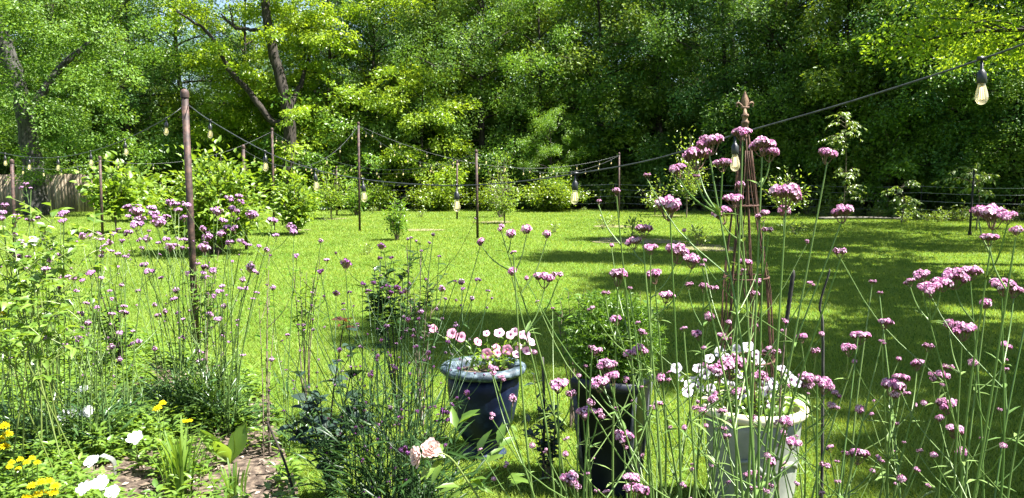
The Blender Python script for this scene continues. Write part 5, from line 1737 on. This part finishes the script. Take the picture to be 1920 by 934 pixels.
pm = [pompom("bloom", M['yellow_petal'], 500 + k) for k in range(2)]
YF = [([(8, 800), (14, 815), (2, 825), (10, 838)], 22, "yellow flowers cut by the picture's edge", .3), ([(22, 868), (38, 862), (50, 868), (60, 860), (18, 876), (70, 868), (35, 880)], 14, "loose row of small yellow flowers above the biggest yellow cluster", .26),
      ([(78, 905), (92, 903), (60, 912), (104, 912), (82, 925), (70, 928), (50, 934), (100, 925)], 20, "biggest cluster of yellow flowers at the bottom edge", .26), ([(297, 765), (305, 757), (293, 768)], 15, "single-stalked yellow flower at the foot of the thick post's verbena", .34),
      ([(350, 790), (357, 789), (343, 791)], 10, "small flat yellow flower beside the broad leaves", .25), ([(4, 588), (9, 592)], 12, "small yellow flower among the arching rose stalks", .8), ([(392, 741)], 8, "tiny yellow flower under the lilac verbena", .2)]
for k, (pts, w_, lab, z0) in enumerate(YF):
    g0 = ground(*pts[0])
    y = g0.y * (CAMH - z0) / CAMH
    P = [at(px, py, y + rr_.uniform(-.03, .03)) for px, py in pts]
    bx_ = sum(p.x for p in P) / len(P)
    t = thing("yellow_flower_plant", lab, "flower", (bx_, y + .03, 0), group="yellow flowers in the bed")
    b, l = MB(), MB()
    for p in P:
        q = (p.x - bx_, p.y - y - .03, p.z)
        tube(b, curve_pts([(q[0] * .3, 0, 0), (q[0] * .7, q[1] * .5, q[2] * .6), q], 7), .0022, 5, cap=False)
        o = link("bloom", pm[k % 2], t, q, rr_.uniform(0, 6), w_ * y / FPX * .5)
        n_ = 12
        a = rnd(0, 6.28, n_); u = rnd(.05, .85, n_)
        leaf_full(l, np.stack([q[0] * u, q[1] * u, q[2] * u], -1), np.stack([np.cos(a), np.sin(a), rnd(.1, .8, n_)], -1), np.repeat([[0, 0, 1.]], n_, 0) + .3 * unit(n_), rnd(.05, .09, n_), rnd(.012, .022, n_), rnd(0, 1, n_))
    b.build("stem", M['stem'], t)
    l.build("foliage", M['bed_leaf'], t)

# broad-leaved plants
def broad(label, p, blades, seed):
    t = thing("broad_leaf_plant", label, "plant", tuple(p))
    for (e, wd, bend) in blades:
        e = np.array(tuple(e - p))
        mb = MB()
        side = norm(np.cross(e, [0, -1., .2]))
        rows_, n_ = [], 9
        for s in np.linspace(0, 1, n_):
            m_ = e * np.array([s, s, s]) + np.array([0, bend * s * (1 - s) * 2, .0])
            ww = wd * (math.sin(PI * min(1, s * .93 + .06)) ** .7) * (.25 + .75 * min(1, s * 2.2)) * .5
            for sg in (-1, -.5, 0, .5, 1):
                rows_.append(m_ + side * sg * ww + np.array([0, -.18, .10]) * wd * abs(sg) * .9)
        q = [(r * 5 + c, r * 5 + c + 1, r * 5 + c + 6, r * 5 + c + 5) for r in range(n_ - 1) for c in range(4)]
        mb.add(rows_, q, None, .35 + .4 * RNG.random())
        mb.build("leaf", M['bed_leaf'], t, smooth=True)


bp = G(432, 872)
by = bp.y
broad("broad-leaved plant with upright paddle-shaped leaves on bare soil", bp, [(at(374, 806, by - .05), .085, .03), (at(463, 793, by + .02), .10, -.02), (at(403, 828, by - .15), .09, .05), (at(437, 812, by), .045, 0)], 1)
bp = G(150, 850)
broad("broad-leaved plant with leaning yellow-green blades below the biggest white flower", bp, [(at(95, 810, bp.y), .07, .02), (at(200, 790, bp.y + .1), .06, 0), (at(110, 830, bp.y - .1), .07, .03)], 2)

# strappy grass-like clump
def strap(label, p, h, n_, seed, w_=.012, fan=.35):
    global RNG
    keep, RNG = RNG, np.random.default_rng(seed)
    t = thing("strap_leaf_plant", label, "plant", tuple(p))
    mb = MB()
    for k in range(n_):
        a = rnd(0, 2 * PI); r_ = rnd(0, .09)
        hh = h * rnd(.55, 1.1); f = rnd(.1, fan)
        c = curve_pts([(r_ * math.cos(a), r_ * math.sin(a), 0), (math.cos(a) * (r_ + f * .3 * hh), math.sin(a) * (r_ + f * .3 * hh), hh * .6), (math.cos(a) * (r_ + f * hh), math.sin(a) * (r_ + f * hh), hh)], 7)
        s = np.array([-math.sin(a), math.cos(a), 0])
        ww = w_ * np.array([.5, .8, 1, 1, .9, .75, .5, .1])[:len(c)]
        v = np.stack([c - s * ww[:, None] * .5, c + s * ww[:, None] * .5], 1).reshape(-1, 3)
        mb.add(v, [(2 * i_, 2 * i_ + 1, 2 * i_ + 3, 2 * i_ + 2) for i_ in range(len(c) - 1)], None, rnd(0, 1))
    mb.build("foliage", M['bed_leaf'], t)
    RNG = keep


strap("bright strap-leaved clump at the bottom edge beside the paddle-leaved plant", G(345, 935), .36, 60, 1)
strap("small strap-leaved tuft at the bottom edge between the bright clump and the rose bush", G(440, 945), .20, 22, 2)
strap("fine grassy clump under the thick post's lilac verbena", G(400, 800), .45, 80, 3, .009, .5)

# bent grey marker
mk = G(208, 905)
mb = MB()
pts = [(0, 0, 0), (.005, .0, .07), (.0, -.01, .13), (-.05, -.03, .165)]
c = curve_pts(pts, 12)
wv = np.linspace(.03, .045, len(c))
v = np.stack([c + np.stack([0 * wv, -wv, 0 * wv], -1) * .5 + [.02, 0, 0], c + np.stack([wv, wv, 0 * wv], -1) * .5], 1).reshape(-1, 3)
n_ = len(c)
v2 = v + np.array([.002, .002, 0])
mb.add(np.concatenate([v, v2]), [(2 * i_, 2 * i_ + 1, 2 * i_ + 3, 2 * i_ + 2) for i_ in range(n_ - 1)] + [(2 * n_ + 2 * i_, 2 * n_ + 2 * i_ + 2, 2 * n_ + 2 * i_ + 3, 2 * n_ + 2 * i_ + 1) for i_ in range(n_ - 1)])
tag(mb.build("plant_marker", M['tin'], None, tuple(mk), smooth=True), "bent dull grey metal plant marker stuck in the soil among white flowers", "plant marker")

# stakes by the pots
b = MB(); p0 = G(1018, 905)
tube(b, curve_pts([(0, 0, 0), (.005, 0, .4), (-.005, 0, at(1015, 670, p0.y).z)], 10), .0085, 6)
tag(b.build("wooden_stake", M['bark_grey'], None, tuple(p0), smooth=True), "thin grey wooden stake between the blue urn and dark planter", "stake")
b = MB(); y_ = 3.3; p0 = Vector((at(1545, 900, y_).x, y_, 0))
c = curve_pts([p0 - p0, at(1543, 640, y_) - p0, at(1537, 575, y_) - p0, at(1552, 520, y_) - p0, at(1556, 505, y_) - p0], 16)
tube(b, c, np.linspace(.007, .003, len(c)), 6)
tag(b.build("dry_twig", M['bark_grey'], None, tuple(p0), smooth=True), "dry grey twig with a kink, upright beyond the trellis", "twig")
y_ = 3.55; p0 = Vector((at(1462, 900, y_).x, y_, 0))
sk = thing("seed_spike", "dark bristly seed spike leaning beside the trellis", "plant", tuple(p0))
b = MB(); c = curve_pts([p0 - p0, at(1462, 760, y_) - p0, at(1474, 610, y_) - p0], 10)
tube(b, c, .004, 6); b.build("stem", M['twig'], sk)
b = MB(); a_, e_ = np.array(tuple(at(1473, 615, y_) - p0)), np.array(tuple(at(1488, 506, y_) - p0))
n_ = 20
tube(b, a_ + (e_ - a_) * np.linspace(0, 1, n_)[:, None], [.0085 + .002 * (k % 2) if 0 < k < n_ - 1 else .004 for k in range(n_)], 9)
b.build("seed_head", M['tpost'], sk)

# ------------------------------------------------------------------ ground cover and loose litter in the bed
def bed_points(n_, ylim=(3.2, 9.5), xlim=(-8, -.9)):
    out = np.zeros((0, 2))
    while len(out) < n_:
        y = rnd(ylim[0], ylim[1], n_ * 3)
        x = rnd(xlim[0], xlim[1], n_ * 3)
        ok = in_bed(x, y) & (np.abs(x) < y * .72 + .6)
        # thinner along a few bare soil streaks
        bare = np.exp(-((x + 2.75 - .15 * (y - 5)) ** 2 / .10 + (y - 6.2) ** 2 / .25)) + np.exp(-((x + 1.5) ** 2 / .16 + (y - 4.3) ** 2 / .5)) + np.exp(-((x + 2.15) ** 2 / .03 + (y - 4.25) ** 2 / .08))
        spots = np.clip(np.sin(x * 5.3 + 2 * np.sin(y * 3.1)) * np.sin(y * 4.7 + 1.7 * np.sin(x * 2.3)) - .25, 0, 1) * 1.2
        ok &= rnd(0, 1, len(x)) > bare * 1.1 + spots
        out = np.concatenate([out, np.stack([x[ok], y[ok]], -1)])
    return out[:n_]


pts = bed_points(4500)
gc = MB()
per = 16
P = np.repeat(pts, per, 0)
n_ = len(P)
hh = np.repeat(rnd(.04, .20, len(pts)), per)
a = rnd(0, 2 * PI, n_)
z = hh * rnd(0, 1, n_)
r_ = rnd(0, .035, n_)
Ls = rnd(.03, .075, n_)
leaf_full(gc, np.stack([P[:, 0] + r_ * np.cos(a), P[:, 1] + r_ * np.sin(a), z + .015], -1), np.stack([np.cos(a), np.sin(a), rnd(-.05, .9, n_)], -1), norm(np.array([0, 0, 1.]) + .35 * unit(n_)), Ls, Ls * rnd(.25, .5, n_),
          np.clip(np.repeat(rnd(0, .6, len(pts)), per) + rnd(0, .4, n_), 0, 1))
tag(gc.build("ground_cover", M['bed_leaf']), "low bright green leafy weeds covering the flower bed", "ground cover", kind="stuff")

n_ = 9000
y = rnd(3.1, 8.5, n_); x = rnd(-6, -.8, n_)
ok = in_bed(x, y)
x, y = x[ok], y[ok]
n_ = len(x)
mc = MB()
L_ = rnd(.012, .045, n_)
leaf_quads(mc, np.stack([x, y, rnd(.016, .03, n_)], -1), np.stack([np.cos(x * 91), np.sin(y * 77), rnd(-.25, .25, n_)], -1), norm(np.array([0, 0, 1.]) + .5 * unit(n_)), L_, L_ * rnd(.35, .6, n_), rnd(0, 1, n_))
tag(mc.build("mulch", M['mulch']), "small wood chips and dry litter on the bed's soil", "mulch", kind="stuff")
